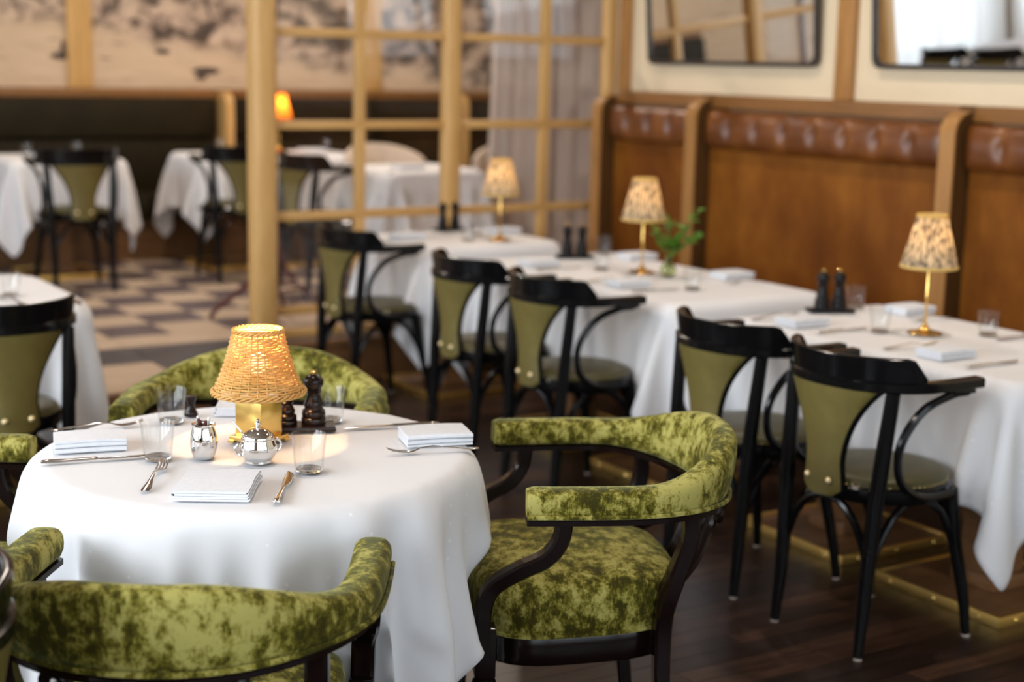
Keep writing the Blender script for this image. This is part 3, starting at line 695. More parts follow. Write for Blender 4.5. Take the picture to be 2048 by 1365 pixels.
    for q in (-.6, .6):
        p = splat_pt(.86, q, .021); o = MB().lathe([(.0, -.004), (.0095, -.002), (.0095, .002), (.006, .006), (0, .0075)], 12, cap=False).build('brass_stud', 'stud_brass', sp_); o.location = p; o.rotation_euler = (PI/2, 0, 0)
    return t
bistro = make_bistro()
CH = [  # x, y, heading (0 = facing the mural side), zbase, label
    (3.145, 3.00, -90, 0, 'black bentwood armchair with green leather back, nearest in the row, at the right'),
    (3.165, 3.55, -90, 0, 'black bentwood armchair second in the row, behind the velvet chair'),
    (3.185, 4.585, -90, 0, 'black bentwood armchair third from the right, at the table with the green sprig'),
    (3.195, 5.185, -90, 0, 'black bentwood armchair fourth from the right, far seat of the middle table'),
    (3.195, 6.27, -88, 0, 'black bentwood armchair at the far table beside the glazed partition'),
    (1.135, 4.89, 4, 0, 'black bentwood armchair at the left edge in front of the brightest table'),
    (2.575, 8.93, -2, PZ, 'black bentwood armchair on the checked tiles at the far left table'),
    (3.60, 8.98, -4, PZ, 'black bentwood armchair on the tiles, half hidden behind the oak post'),
    (3.80, 8.12, -84, PZ, 'black bentwood armchair seen through the partition glass'),
    (.280, 2.285, 90, 0, 'black bentwood armchair in the near left corner, only its crest end showing'),
    (.28, 8.25, 90, PZ, 'black bentwood armchair by the windows, left one in the right mirror'),
    (.28, 8.80, 90, PZ, 'black bentwood armchair by the windows, right one in the right mirror'),
]
for i, (x, y, a, z, lab) in enumerate(CH):
    rz = math.radians(a)
    if i == 0: place(bistro, (x, y, z), rz); tag(bistro, lab, 'chair', 'black bentwood armchairs')
    else: dup(bistro, (x, y, z), rz, lab, 'black bentwood armchairs')

# ------------------------------------------------------------------ green velvet armchairs
def make_velvet():
    t = thing('velvet_armchair', 'green velvet armchair', 'armchair')
    path = [(-.312, .235), (-.316, .17), (-.319, .10), (-.320, .03)]
    for k_ in range(1, 24): a = PI+PI*k_/24; path.append((.320*math.cos(a), .01+.262*math.sin(a)))
    path += [(.320, .03), (.319, .10), (.316, .17), (.312, .235)]
    S = [0]
    for i in range(1, len(path)): S.append(S[-1]+math.hypot(path[i][0]-path[i-1][0], path[i][1]-path[i-1][1]))
    tot = S[-1]; ns = 20; n = len(path)
    def prof(s_):                      # 0 at arm end .. 1 at the middle of the back
        u = min(s_, tot-s_)/(tot/2); b_ = min(1, max(0, (u-.40)/.50)); b_ = b_*b_*(3-2*b_)
        return u, b_
    dense = []; m_ = 90
    for i in range(m_+1):
        s_ = tot*i/m_; j = max(0, min(n-2, int(np.searchsorted(S, s_))-1)); q = (s_-S[j])/(S[j+1]-S[j]); dense.append((path[j][0]+(path[j+1][0]-path[j][0])*q, path[j][1]+(path[j+1][1]-path[j][1])*q, s_))
    D = np.array([d[:2] for d in dense])
    for _ in range(3): D[1:-1] = (D[:-2]+2*D[1:-1]+D[2:])/4
    v = []; f = []; low = []; rail = []
    for i in range(m_+1):
        tx, ty = D[min(i+1, m_)]-D[max(i-1, 0)]; l = math.hypot(tx, ty); nx_, ny_ = ty/l, -tx/l       # outward
        u, b_ = prof(dense[i][2])
        h = .064+.088*b_; th = .072-.006*b_; zb = .652-.022*b_; lean = .020*b_
        end = 1-.10*max(0, 1-min(dense[i][2], tot-dense[i][2])/.012)
        for k_ in range(ns):
            a = 2*PI*k_/ns; c, s_ = math.cos(a), math.sin(a)
            px = math.copysign(abs(c)**.62, c)*th/2*end; pz = (math.copysign(abs(s_)**.72, s_)*.5+.5)*h
            if s_ < -.6: pz = max(pz, .002)
            o_ = px+lean*pz/h-.006*b_; v.append((D[i][0]+nx_*o_, D[i][1]+ny_*o_, zb+(pz-h/2)*end+h/2))
        low.append((D[i][0]+nx_*(th/2-.006*b_+.001), D[i][1]+ny_*(th/2-.006*b_+.001), zb+.009)); rail.append((D[i][0]-nx_*.004*b_, D[i][1]-ny_*.004*b_, zb-.006))
    for i in range(m_):
        for k_ in range(ns): f.append((i*ns+k_, i*ns+(k_+1) % ns, (i+1)*ns+(k_+1) % ns, (i+1)*ns+k_))
    f += [tuple(range(ns)), tuple(m_*ns+k_ for k_ in range(ns))]
    pad = MB().add(v, f).build('back_and_arm_pad', 'velvet', t, ang=1.0)
    MB().tube(low, .0055, 6).build('piping', 'velvet', pad)
    for i in (29, 61): MB().tube([v[i*ns+k_] for k_ in range(ns)], .0016, 5, closed=True).build('seam', 'velvet', pad)
    MB().tube(rail, 1, 8, sec=rectsec(.060, .016, .3), upv=(0, 0, 1)).build('arm_rail', 'mahogany', t, ang=.6)
    # seat cushion: domed rounded trapezium
    def outl(a, k_=1.):
        c, s_ = math.cos(a), math.sin(a); p = 3.4
        r = (abs(c)**p+abs(s_)**p)**(-1/p); y = r*s_; x = r*c
        return (x*(.250+.030*y)*k_, .088+y*.238*k_)
    prof_ = [(.985, .366), (1.0, .374), (1.020, .405), (1.025, .445), (1.0, .474), (.93, .490), (.80, .501), (.6, .510), (.35, .515), (.12, .517), (.01, .5172)]
    nn = 56; v = []; f = []
    for (k_, z) in prof_:
        for j in range(nn): x, y = outl(2*PI*j/nn, k_); v.append((x, y, z-.012))
    for i in range(len(prof_)-1):
        for j in range(nn): f.append((i*nn+j, i*nn+(j+1) % nn, (i+1)*nn+(j+1) % nn, (i+1)*nn+j))
    f += [tuple(range(nn)), tuple((len(prof_)-1)*nn+j for j in range(nn))]
    seat = MB().add(v, f).build('seat_cushion', 'velvet_seat', t, ang=1.2)
    MB().tube([(*outl(2*PI*j/72, 1.004), .360) for j in range(72)], .0055, 6, closed=True).build('piping', 'velvet_seat', seat)
    v = []
    for z, k_ in ((.290, .975), (.294, .985), (.350, .985), (.354, .975)):
        for j in range(nn): x, y = outl(2*PI*j/nn, k_); v.append((x, y, z))
    f = [(i*nn+j, i*nn+(j+1) % nn, (i+1)*nn+(j+1) % nn, (i+1)*nn+j) for i in range(3) for j in range(nn)]+[tuple(range(nn)), tuple(3*nn+j for j in range(nn))]
    MB().add(v, f).build('seat_rail', 'mahogany', t, ang=.6)
    for s_ in (-1, 1):
        MB().tube(spline([(s_*.280, .315, .33), (s_*.282, .321, .42), (s_*.286, .304, .484), (s_*.298, .250, .526), (s_*.308, .190, .558), (s_*.314, .160, .600), (s_*.316, .152, .652)], 6), 1, 8, sec=rectsec(.034, .046, .3), upv=(1, 0, 0)).build('arm_support', 'mahogany', t, ang=.6)
        lg = MB().box(s_*.280-.023, s_*.280+.023, .292, .338, .285, .40, .004)
        lg.lathe([(.017, .0), (.020, .012), (.0165, .03), (.0215, .21), (.024, .235), (.019, .242), (.026, .250), (.029, .262), (.026, .274), (.019, .280), (.022, .288)], 20, (s_*.280, .315, 0)).build('front_leg', 'mahogany', t, ang=.8)
        MB().tube(spline([(s_*.264, -.136, .640), (s_*.264, -.136, .580), (s_*.254, -.112, .500), (s_*.240, -.092, .420), (s_*.236, -.088, .34), (s_*.238, -.092, .20), (s_*.246, -.112, .0)], 6), 1, 8, sec=lambda tt, a: rectsec(.034+.004*math.sin(PI*tt), .040+.022*math.exp(-((tt-.45)/.16)**2), .3)(tt, a), upv=(1, 0, 0)).build('rear_leg', 'mahogany', t, ang=.6)
        sc_ = [(s_*(.150-.022*math.cos(a)*(1-a/9)), -.228, .600+.022*math.sin(a)*(1-a/9)) for a in np.linspace(6.5, .0, 20)]
        sc_ += spline([sc_[-1], (s_*.135, -.210, .56), (s_*.175, -.170, .50), (s_*.228, -.105, .45)], 6)[1:]
        MB().tube(sc_, [.008+.006*min(1, i/len(sc_)*1.4) for i in range(len(sc_))], 8).build('scroll_bracket', 'mahogany', t)
        sc_ = [(s_*(.052+.016*math.cos(a)*(1-a/9)), -.228, .585+.016*math.sin(a)*(1-a/9)) for a in np.linspace(6.3, .0, 18)]
        sc_ += spline([sc_[-1], (s_*.062, -.205, .53), (s_*.030, -.170, .47), (s_*.035, -.140, .38)], 6)[1:]
        MB().tube(sc_, .009, 8).build('scroll_splat', 'mahogany', t)
    sb = MB()
    for x in (-.014, 0, .014): sb.tube(spline([(x, -.138, .36), (x*1.2, -.170, .48), (x*1.6, -.236, .64)], 6), .0075, 8)
    sb.build('centre_splat', 'mahogany', t)
    return t
velv = make_velvet()
VC = [(2.035, 2.785, 65, 'green velvet armchair to the right of the round table, seat fully in view'),
      (.868, 2.445, -34, 'green velvet armchair in the foreground with its back to the viewer'),
      (1.575, 3.785, 148, 'green velvet armchair behind the round table, only its curved back showing'),
      (.535, 3.385, -122, 'green velvet armchair cut off by the left edge, only arm ends showing')]
for i, (x, y, a, lab) in enumerate(VC):
    if i == 0: place(velv, (x, y, 0), math.radians(a)); tag(velv, lab, 'armchair', 'green velvet armchairs')
    else: dup(velv, (x, y, 0), math.radians(a), lab, 'green velvet armchairs')

# ------------------------------------------------------------------ tableware
def make_glass(h, rb, rt_, name='water_glass'):
    global gbase
    o = MB().lathe([(.001, .0), (rb-.003, .0), (rb, .002), (rb+.0002, .006), (rt_, h-.001), (rt_-.0008, h), (rt_-.0016, h-.001), (rb-.0015, .012), (rb-.005, .0095), (.001, .009)], 40, cap=False).build(name, 'thin_glass', None, ang=.6)
    gbase = MB().lathe([(.0005, .0008), (rb-.004, .0008), (rb-.0022, .003), (rb-.0022, .0075), (rb-.005, .0088), (.0005, .0082)], 32, cap=False).build('base', 'glass', o, ang=.6)
    return o
GP = 'drinking glasses'
g0 = make_glass(.082, .0295, .0365)
GL = [(1.281, 2.806, ZT, 'clear glass on the round table, front right beside the small knife'),
      (1.040, 3.045, ZT, 'clear glass on the round table, front left beside the silver stick holder'),
      (1.179, 3.352, ZT, 'clear glass on the round table, back left, seen against the green chair'),
      (1.514, 3.192, ZT, 'clear glass on the round table, back right behind the pepper mill'),
      (3.658, 3.518, ZT, 'clear glass on the near right table, just left of the lamp'),
      (3.955, 3.930, ZT, 'clear glass on the near right table, beside the two mills'),
      (3.941, 3.312, ZT, 'clear glass on the near right table, at the right edge'),
      (3.695, 5.154, ZT, 'clear glass on the middle banquette table, left of the lamp'),
      (3.689, 4.537, ZT, 'clear glass on the middle banquette table, right of the vase'),
      (4.03, 5.60, ZT, 'clear glass on the middle banquette table, behind the mills'),
      (3.708, 6.281, ZT, 'clear glass on the far banquette table, left of the lamp'),
      (3.875, 6.484, ZT, 'clear glass on the far banquette table, behind the lamp'),
      (1.332, 5.431, ZT, 'clear glass on the brightest table at the left edge'),
      (2.44, 9.45, PZ+ZT, 'clear glass on the far left table, nearest the left edge'),
      (2.78, 9.55, PZ+ZT, 'clear glass on the far left table, above the black chair'),
      (3.80, 9.75, PZ+ZT, 'clear glass on the mural-side table left of the oak post'),
      (4.52, 9.60, PZ+ZT, 'clear glass on the mural-side table, seen through the partition')]
for i, (x, y, z, lab) in enumerate(GL):
    o = place(g0, (x, y, z)) if i == 0 else dup(g0, (x, y, z))
    tag(o, lab, 'glass', GP)

def strip(mb, secs, n=10):
    """flat tapered bar along +y: (y, half width, half thickness, z, x)"""
    v = []; f = []
    for (y, hw, ht, z, x) in secs:
        for k_ in range(n):
            a = 2*PI*k_/n; v.append((x+hw*math.cos(a), y, z+ht*math.sin(a)))
    for i in range(len(secs)-1):
        for k_ in range(n): f.append((i*n+k_, i*n+(k_+1) % n, (i+1)*n+(k_+1) % n, (i+1)*n+k_))
    f += [tuple(range(n)), tuple((len(secs)-1)*n+k_ for k_ in range(n))]
    return mb.add(v, f)
def make_knife():
    t = thing('table_knife', 'steel table knife', 'knife')
    strip(MB(), [(-.115, .003, .002, .0045, 0), (-.113, .0075, .0035, .0045, 0), (-.09, .0085, .004, .0045, 0), (-.04, .0062, .0036, .0045, 0), (-.012, .0055, .0034, .0045, 0), (-.004, .0065, .0036, .0045, 0), (0, .0045, .003, .0045, 0)]).build('handle', 'steel', t)
    strip(MB(), [(-.002, .0045, .0016, .0045, 0), (.006, .0075, .0010, .0042, .001), (.05, .0095, .0009, .0036, .0015), (.085, .0090, .0008, .0034, .001), (.105, .0055, .0007, .0034, -.002), (.115, .0010, .0005, .0034, -.006)], 8).build('blade', 'steel', t)
    return t
def make_fork():
    t = thing('table_fork', 'steel table fork', 'fork')
    mb = strip(MB(), [(-.105, .003, .0010, .0030, 0), (-.102, .0085, .0014, .0028, 0), (-.085, .0095, .0015, .0030, 0), (-.04, .0050, .0016, .0085, 0), (.0, .0036, .0017, .0130, 0), (.030, .0036, .0016, .0100, 0), (.040, .0080, .0012, .0065, 0), (.050, .0115, .0011, .0045, 0), (.060, .0120, .0010, .0036, 0)])
    mb.build('handle', 'steel', t)
    for x in (-.0093, -.0031, .0031, .0093):
        strip(MB(), [(.056, .0024, .0010, .0038, x), (.075, .0021, .0009, .0050, x), (.092, .0018, .0008, .0085, x), (.104, .0006, .0006, .0135, x)], 6).build('tine', 'steel', t)
    return t
def make_napkin(wd, dp, layers, name='napkin', t_=.0042):
    path = []; r = t_*.62
    for k_ in range(layers):
        z = t_/2+k_*2*r; a, b_ = (-wd/2, wd/2) if k_ % 2 == 0 else (wd/2, -wd/2)
        sh = .003*math.sin(k_*2.1)
        for j in range(5): path.append((a+(b_-a)*j/4*.98+sh, z))
        if k_ < layers-1:
            s_ = 1 if b_ > 0 else -1
            for j in range(1, 6): an = -PI/2+PI*j/6; path.append((b_*.98+sh+s_*r*1.2*math.cos(an), z+r+r*math.sin(an)))
    P = np.array(path); T = np.gradient(P, axis=0); T /= np.linalg.norm(T, axis=1)[:, None]; Nn = np.stack([-T[:, 1], T[:, 0]], 1)
    ring_ = [tuple(q) for q in P+Nn*r*.86]+[tuple(q) for q in (P-Nn*r*.86)[::-1]]; m_ = len(ring_); v = []; f = []; ny = 7
    rg = random.Random(wd*1000+layers)
    for j in range(ny):
        y = -dp/2+dp*j/(ny-1); puff = .0022*math.sin(PI*j/(ny-1))
        for (x, z) in ring_: v.append((x*(1+.012*math.sin(j*1.3)), y, z+puff*z/(layers*2*r)))
    for j in range(ny-1):
        for i in range(m_): f.append((j*m_+i, j*m_+(i+1) % m_, (j+1)*m_+(i+1) % m_, (j+1)*m_+i))
    h = m_//2
    for j in (0, ny-1):
        for i in range(h-1): f.append((j*m_+i, j*m_+i+1, j*m_+m_-2-i, j*m_+m_-1-i))
    return MB().add(v, f).build(name, 'napkin_linen', None, ang=1.1)
nk0, fk0, np0 = make_knife(), make_fork(), make_napkin(.145, .165, 4)
np1 = make_napkin(.100, .150, 5)
first = {'k': True, 'f': True, 'n': True, 'm': True}
def put(kind, x, y, a, label, z=ZT):
    src = {'k': nk0, 'f': fk0, 'n': np0, 'm': np1}[kind]; grp = {'k': 'table knives', 'f': 'table forks', 'n': 'folded napkins', 'm': 'folded napkins'}[kind]
    cat = {'k': 'knife', 'f': 'fork', 'n': 'napkin', 'm': 'napkin'}[kind]
    if first[kind]: first[kind] = False; o = place(src, (x, y, z), math.radians(a))
    elif kind in 'nm': o = src.copy(); C.objects.link(o); place(o, (x, y, z), math.radians(a))
    else: o = dup(src, (x, y, z), math.radians(a))
    tag(o, label, cat, grp)
def hd(x0, y0, x1, y1): return math.degrees(math.atan2(-(x1-x0), y1-y0))
# round table settings
a = hd(.914, .0, .0, 0)
put('n', 1.065, 2.765, -31, 'folded white napkin at the front of the round table, between fork and knife')
put('f', .985, 2.905, -30, 'steel fork at the front of the round table, left of the front napkin')
put('k', 1.185, 2.715, -31, 'steel knife at the front of the round table, right of the front napkin')
put('m', .945, 3.215, -104, 'folded white napkin at the left of the round table, stacked in layers')
put('k', .925, 3.095, -101, 'steel knife at the left of the round table, in front of the stacked napkin')
put('f', 1.010, 3.372, -100, 'steel fork at the left of the round table, behind the stacked napkin')
put('m', 1.643, 2.915, 74, 'folded white napkin at the right of the round table, near the cloth edge')
put('f', 1.590, 2.830, 75, 'steel fork at the right of the round table, in front of the right napkin')
put('k', 1.615, 3.075, 74, 'dark steel knife at the right of the round table, behind the right napkin')
put('n', 1.395, 3.405, 153, 'folded white napkin at the back of the round table, behind the brass lamp')
# near right table
put('m', 3.515, 3.735, -90, 'folded white napkin on the near right table, left front place'); put('k', 3.56, 3.585, -90, 'steel knife on the near right table, right of the left front napkin'); put('f', 3.53, 3.885, -90, 'steel fork on the near right table, left of the left front napkin')
put('m', 3.525, 3.115, -90, 'folded white napkin on the near right table, front place below the lamp'); put('k', 3.555, 2.958, -90, 'steel knife on the near right table, at the right edge'); put('f', 3.54, 3.27, -97, 'steel fork on the near right table, in front of the lamp foot')
put('m', 4.06, 3.765, 90, 'folded white napkin on the near right table, against the leather back'); put('f', 4.01, 3.62, 90, 'steel fork on the near right table, by the wall-side napkin'); put('m', 4.06, 3.10, 90, 'folded white napkin on the near right table, wall side at the right edge'); put('k', 4.0, 3.235, 90, 'steel knife on the near right table, right of the edge glass')
# middle table
put('m', 3.515, 4.72, -90, 'folded white napkin on the middle banquette table, front right place'); put('k', 3.54, 4.57, -90, 'steel knife on the middle banquette table, front right place'); put('f', 3.53, 4.87, -90, 'steel fork on the middle banquette table, front right place')
put('m', 3.53, 5.375, -90, 'folded white napkin on the middle banquette table, front left place'); put('k', 3.54, 5.235, -90, 'steel knife on the middle banquette table, front left place')
put('m', 4.06, 5.39, 90, 'folded white napkin on the middle banquette table, behind the lamp stem'); put('m', 4.055, 4.735, 90, 'folded white napkin on the middle banquette table, wall side at the right'); put('f', 4.0, 4.59, 90, 'steel fork on the middle banquette table, wall side at the right')
# far table, left table, far room
put('m', 4.06, 6.52, 90, 'folded white napkin on the far banquette table, right of the lamp'); put('m', 3.48, 6.47, -90, 'folded white napkin on the far banquette table, left front')
put('f', 1.30, 5.30, 10, 'steel fork on the brightest table at the left edge')
put('n', 2.56, 9.42, 0, 'folded white napkin on the far left table, between two glasses', PZ+ZT); put('n', 3.92, 9.60, 0, 'folded white napkin on the mural-side table left of the oak post', PZ+ZT)
put('n', 4.42, 9.62, 0, 'folded white napkin on the mural-side table, seen through the partition', PZ+ZT); put('n', 4.30, 8.0, -90, 'folded white napkin on the table seen through the partition', PZ+ZT)

# pepper and salt mills on little trays
def make_mill(h, r, mat):
    t = thing('pepper_mill', 'dark wooden mill', 'mill')
    P = [(.001, 0), (.98, .0), (1., .01), (1., .10), (.96, .115), (.90, .13), (.97, .15), (.94, .24), (.80, .27), (.74, .30), (.80, .33), (.82, .36), (.72, .42), (.58, .50), (.55, .54), (.64, .575), (.68, .59), (.62, .615), (.66, .63), (.60, .645), (.74, .69), (.82, .75), (.80, .81), (.64, .87), (.36, .905), (.20, .915), (.001, .916)]
    MB().lathe([(q*r, z*h) for q, z in P], 28, cap=False).build('body', mat, t, ang=.9)
    MB().lathe([(.001, .912*h), (.16*r, .915*h), (.16*r, .93*h), (.27*r, .945*h), (.29*r, .975*h), (.20*r, .995*h), (.001, h)], 16, cap=False).build('knob', 'bright_brass', t)
    return t
def make_tray(l, w_, mat):
    o = MB().box(-l/2, l/2, -w_/2, w_/2, 0, .012, .004).build('mill_tray', mat, None); return o
ma_ = make_mill(.128, .0285, 'mill_wood'); mb_ = make_mill(.090, .026, 'mill_wood'); tr0 = make_tray(.155, .078, 'mill_wood')
place(tr0, (1.420, 3.150, ZT), math.radians(-22)); tag(tr0, 'small dark wooden tray under the mills on the round table', 'tray', 'mill trays')
place(ma_, (1.448, 3.145, ZT+.0125), 0); tag(ma_, 'tall dark wooden pepper mill with brass knob on the round table', 'mill', 'mills')
place(mb_, (1.388, 3.166, ZT+.0125), 0); tag(mb_, 'short dark wooden mill half hidden behind the wicker lamp', 'mill', 'mills')
mc_ = make_mill(.142, .027, 'mill_black'); tr1 = make_tray(.165, .075, 'mill_black')
for i, (x0, y0, x1, y1, w_) in enumerate(((3.775, 3.915, 3.832, 3.890, 'near right table'), (3.785, 5.545, 3.848, 5.520, 'middle banquette table'), (3.80, 6.690, 3.880, 6.705, 'far banquette table'))):
    rz = math.atan2(y1-y0, x1-x0)
    o = tr1 if i == 0 else tr1.copy()
    if i: C.objects.link(o)
    place(o, ((x0+x1)/2, (y0+y1)/2, ZT), rz); tag(o, 'small black tray under two mills on the '+w_, 'tray', 'mill trays')
    for j, (x, y) in enumerate(((x0, y0), (x1, y1))):
        lab = 'black mill with brass knob on the %s, %s of the pair' % (w_, ('left', 'right')[j])
        if i == 0 and j == 0: place(mc_, (x, y, ZT+.0125)); tag(mc_, lab, 'mill', 'mills')
        else: dup(mc_, (x, y, ZT+.0125), 0, lab, 'mills')

# silver stick holder, sugar pot
t = thing('stick_holder', 'polished silver barrel holder with sticks on the round table', 'holder', (1.130, 3.012, ZT))
MB().lathe([(.001, 0), (.021, 0), (.0225, .003), (.027, .015), (.0295, .032), (.0275, .052), (.0235, .066), (.0225, .069), (.0255, .072), (.0255, .075), (.0235, .076), (.0215, .073), (.0215, .066), (.026, .05), (.027, .03), (.02, .006), (.001, .005)], 36, cap=False).build('body', 'silver', t, ang=.7)
for i in range(7):
    a = i*2.4; r = .010; MB().tube([(r*.5*math.cos(a), r*.5*math.sin(a), .012), (r*1.2*math.cos(a), r*1.2*math.sin(a), .085+.006*math.sin(i*1.7))], .0034, 6).build('stick', 'wax_white' if i % 2 else 'red_mahogany', t)
t = thing('sugar_pot', 'polished silver sugar pot with domed lid and spoon on the round table', 'sugar pot', (1.218, 2.925, ZT))
MB().lathe([(.001, 0), (.027, 0), (.029, .002), (.0285, .006), (.036, .016), (.040, .028), (.0395, .038), (.035, .048), (.0345, .051), (.036, .053), (.034, .054), (.001, .050)], 40, cap=False).build('body', 'silver', t, ang=.7)
ld = MB().lathe([(.034, .054), (.0345, .056), (.030, .062), (.022, .069), (.012, .074), (.005, .0755), (.0035, .079), (.006, .082), (.0065, .085), (.004, .088), (.003, .090), (.004, .092), (.001, .0945)], 40, cap=False).build('lid', 'silver', t, ang=.9)
for s_, ax in ((-1, 0), (1, 0)):
    MB().tube(spline([(s_*.034, 0, .044), (s_*.044, 0, .046), (s_*.052, 0, .036), (s_*.049, 0, .024), (s_*.038, 0, .018)], 6), .0028, 8).build('handle', 'silver', t)
MB().tube(spline([(-.018, .012, .05), (-.030, .020, .066), (-.046, .028, .088)], 5), [.0014+.0016*i/10 for i in range(11)], 8).build('spoon', 'silver', t)
t = thing('wooden_stand', 'small dark wooden stand behind the back left glass on the round table', 'stand', (1.243, 3.395, ZT))
MB().lathe([(.001, 0), (.016, 0), (.017, .004), (.014, .012), (.009, .022), (.009, .028), (.013, .040), (.014, .048), (.001, .049)], 16, cap=False).build('stem', 'mill_wood', t)

# ------------------------------------------------------------------ the wicker lamp on the round table
t = thing('wicker_lamp', 'brass cube table lamp with a woven wicker shade, lit', 'lamp', (1.289, 3.090, ZT), math.radians(28))
MB().box(-.0365, .0365, -.0365, .0365, .016, .096, .002).build('body', 'brass', t)
MB().box(-.022, .022, -.022, .022, .096, .105, .002).build('neck', 'brass', t)
bp = MB().box(-.047, .047, -.047, .047, .006, .016, .002).build('base_plate', 'brass', t)
for sx in (-1, 1):
    for sy in (-1, 1): MB().box(sx*.041-.008, sx*.041+.008, sy*.041-.008, sy*.041+.008, 0, .007, .001).build('foot', 'brass', bp)
MB().lathe([(.006, .105), (.006, .138), (.012, .140), (.012, .153)], 12).build('socket', 'brass', t)
MB().lathe([(.001, .153), (.010, .156), (.019, .170), (.021, .182), (.016, .196), (.001, .202)], 16, cap=False).build('bulb', 'bulb_glow', t)
zs0, zs1, rs0, rs1 = .112, .252, .101, .054
sh_ = MB(); NS = 28; rows_ = 24
def rs(z): u = (z-zs0)/(zs1-zs0); return rs0+(rs1-rs0)*u+.005*math.sin(PI*u)*-1
for i in range(NS):
    a = 2*PI*i/NS; sh_.tube([(rs(z)*math.cos(a), rs(z)*math.sin(a), z) for z in np.linspace(zs0, zs1, 9)], .0019, 5)
wk = sh_.build('shade', 'wicker', t, ang=3.)
wv = MB()
for j in range(rows_):
    z = zs0+.012+(zs1-zs0-.022)*j/(rows_-1); m_ = NS*4
    wv.tube([((rs(z)+.0024*math.cos(NS/2*a+(PI if j % 2 else 0)))*math.cos(a), (rs(z)+.0024*math.cos(NS/2*a+(PI if j % 2 else 0)))*math.sin(a), z+.0006*math.sin(3*a+j)) for a in np.linspace(0, 2*PI, m_, endpoint=False)], .00245, 5, closed=True)
tag(wv.build('weave', 'wicker', wk, ang=3.), kind='stuff')
for (zc, rr, amp, nw) in ((zs0+.004, rs0+.001, .005, 9), (zs1+.0, rs1, .0045, 7)):
    bd = MB()
    for q in range(4):
        ph = 2*PI*q/4
        bd.tube([((rr+amp*.6*math.cos(nw*a+ph))*math.cos(a), (rr+amp*.6*math.cos(nw*a+ph))*math.sin(a), zc+amp*math.sin(nw*a+ph)) for a in np.linspace(0, 2*PI, 140, endpoint=False)], .0024, 5, closed=True)
    bd.build('braided_rim', 'wicker', wk, ang=3.)
def lamp_light(par, z, p, r=.015):
    l = bpy.data.lights.new('lamp_light', 'POINT'); l.energy = p; l.color = (1., .60, .26); l.shadow_soft_size = r
    o = bpy.data.objects.new('lamp_light', l); C.objects.link(o); o.parent = par; o.location = (0, 0, z)
lamp_light(t, .222, 4.0, .012)

# ------------------------------------------------------------------ brass lamps with pleated printed shades
def make_pleat(shmat, name='pleated_lamp'):
    t = thing(name, 'brass table lamp', 'lamp')
    MB().lathe([(.052, 0), (.056, .002), (.052, .006), (.035, .010), (.020, .014), (.013, .022), (.008, .030), (.006, .036)], 40, sc=lambda a, z: 1+(.035*math.cos(8*a) if z < .008 else 0)).build('base', 'brass', t)
    MB().lathe([(.0042, .03), (.0042, .115), (.0065, .120), (.0042, .125), (.0042, .235), (.009, .237), (.009, .262)], 14).build('stem', 'brass', t)
    MB().lathe([(.001, .262), (.012, .268), (.018, .285), (.018, .297), (.001, .312)], 14, cap=False).build('bulb', 'bulb_glow', t)
    z0, z1, r0, r1 = .222, .388, .090, .047; n = 96; rows = []
    for i in range(6):
        z = z0+(z1-z0)*i/5; r = r0+(r1-r0)*i/5
        rows.append([((r+.0022*math.cos(32*a))*math.cos(a), (r+.0022*math.cos(32*a))*math.sin(a), z) for a in np.linspace(0, 2*PI, n*2+1)])
    s_ = MB().grid(rows).build('shade', shmat, t, ang=3., fix=False)
    for (z, r, h) in ((z0, r0, .010), (z1, r1, .010)):
        MB().lathe([(r+.001, z-h*.5), (r+.004, z-h*.4), (r+.0035, z+h*.4), (r+.0005, z+h*.5), (r-.002, z)], 48, cap=False).build('shade_band', 'shade_band' if shmat != 'orange_shade' else 'orange_shade', s_)
    return t
lp = make_pleat('print_shade')
for i, (x, y, lab) in enumerate(((3.775, 3.432, 'brass lamp with printed pleated shade on the near right table'), (3.80, 5.01, 'brass lamp with printed pleated shade beside the vase of greenery'), (3.86, 6.235, 'brass lamp with printed pleated shade on the far table by the partition'))):
    if i == 0: o = place(lp, (x, y, ZT)); tag(o, lab, 'lamp', 'pleated table lamps')
    else: o = dup(lp, (x, y, ZT), i*.7, lab, 'pleated table lamps')
    lamp_light(o, .325, (.26, .05, .16)[i])
ol = make_pleat('orange_shade', 'orange_lamp')
place(ol, (4.22, 9.72, PZ+ZT)); tag(ol, 'lamp with a glowing orange shade half hidden by the oak post', 'lamp', 'orange lamps'); lamp_light(ol, .325, 2.5)
o = dup(ol, (-.45, 8.3, PZ+ZT), 0, 'lamp with a glowing orange shade seen only in the right mirror', 'orange lamps'); lamp_light(o, .325, 2.)

# ------------------------------------------------------------------ vase of greenery
t = thing('glass_vase', 'small round glass vase standing on the middle banquette table', 'vase', (3.822, 4.862, ZT))
MB().lathe([(.001, 0), (.018, 0), (.026, .006), (.033, .022), (.033, .034), (.024, .052), (.011, .064), (.0105, .075), (.015, .082), (.0135, .082), (.009, .075), (.0095, .064), (.022, .051), (.031, .034), (.031, .022), (.024, .008), (.001, .005)], 32, cap=False).build('vase_body', 'green_glass', t, ang=.8)
sg = thing('green_sprig', 'leafy green sprig standing in the round glass vase', 'plant', (3.822, 4.862, ZT))
rg = random.Random(5); leafm = None
def leaf_mesh():
    v = [(0, 0, 0), (.25, .16, .02), (.6, .20, .03), (1, 0, -.04), (.6, -.20, .03), (.25, -.16, .02), (.3, 0, .0), (.65, 0, .0)]
    return v, [(0, 1, 6), (0, 6, 5), (1, 2, 7, 6), (6, 7, 4, 5), (2, 3, 7), (7, 3, 4)]
lv, lf = leaf_mesh()
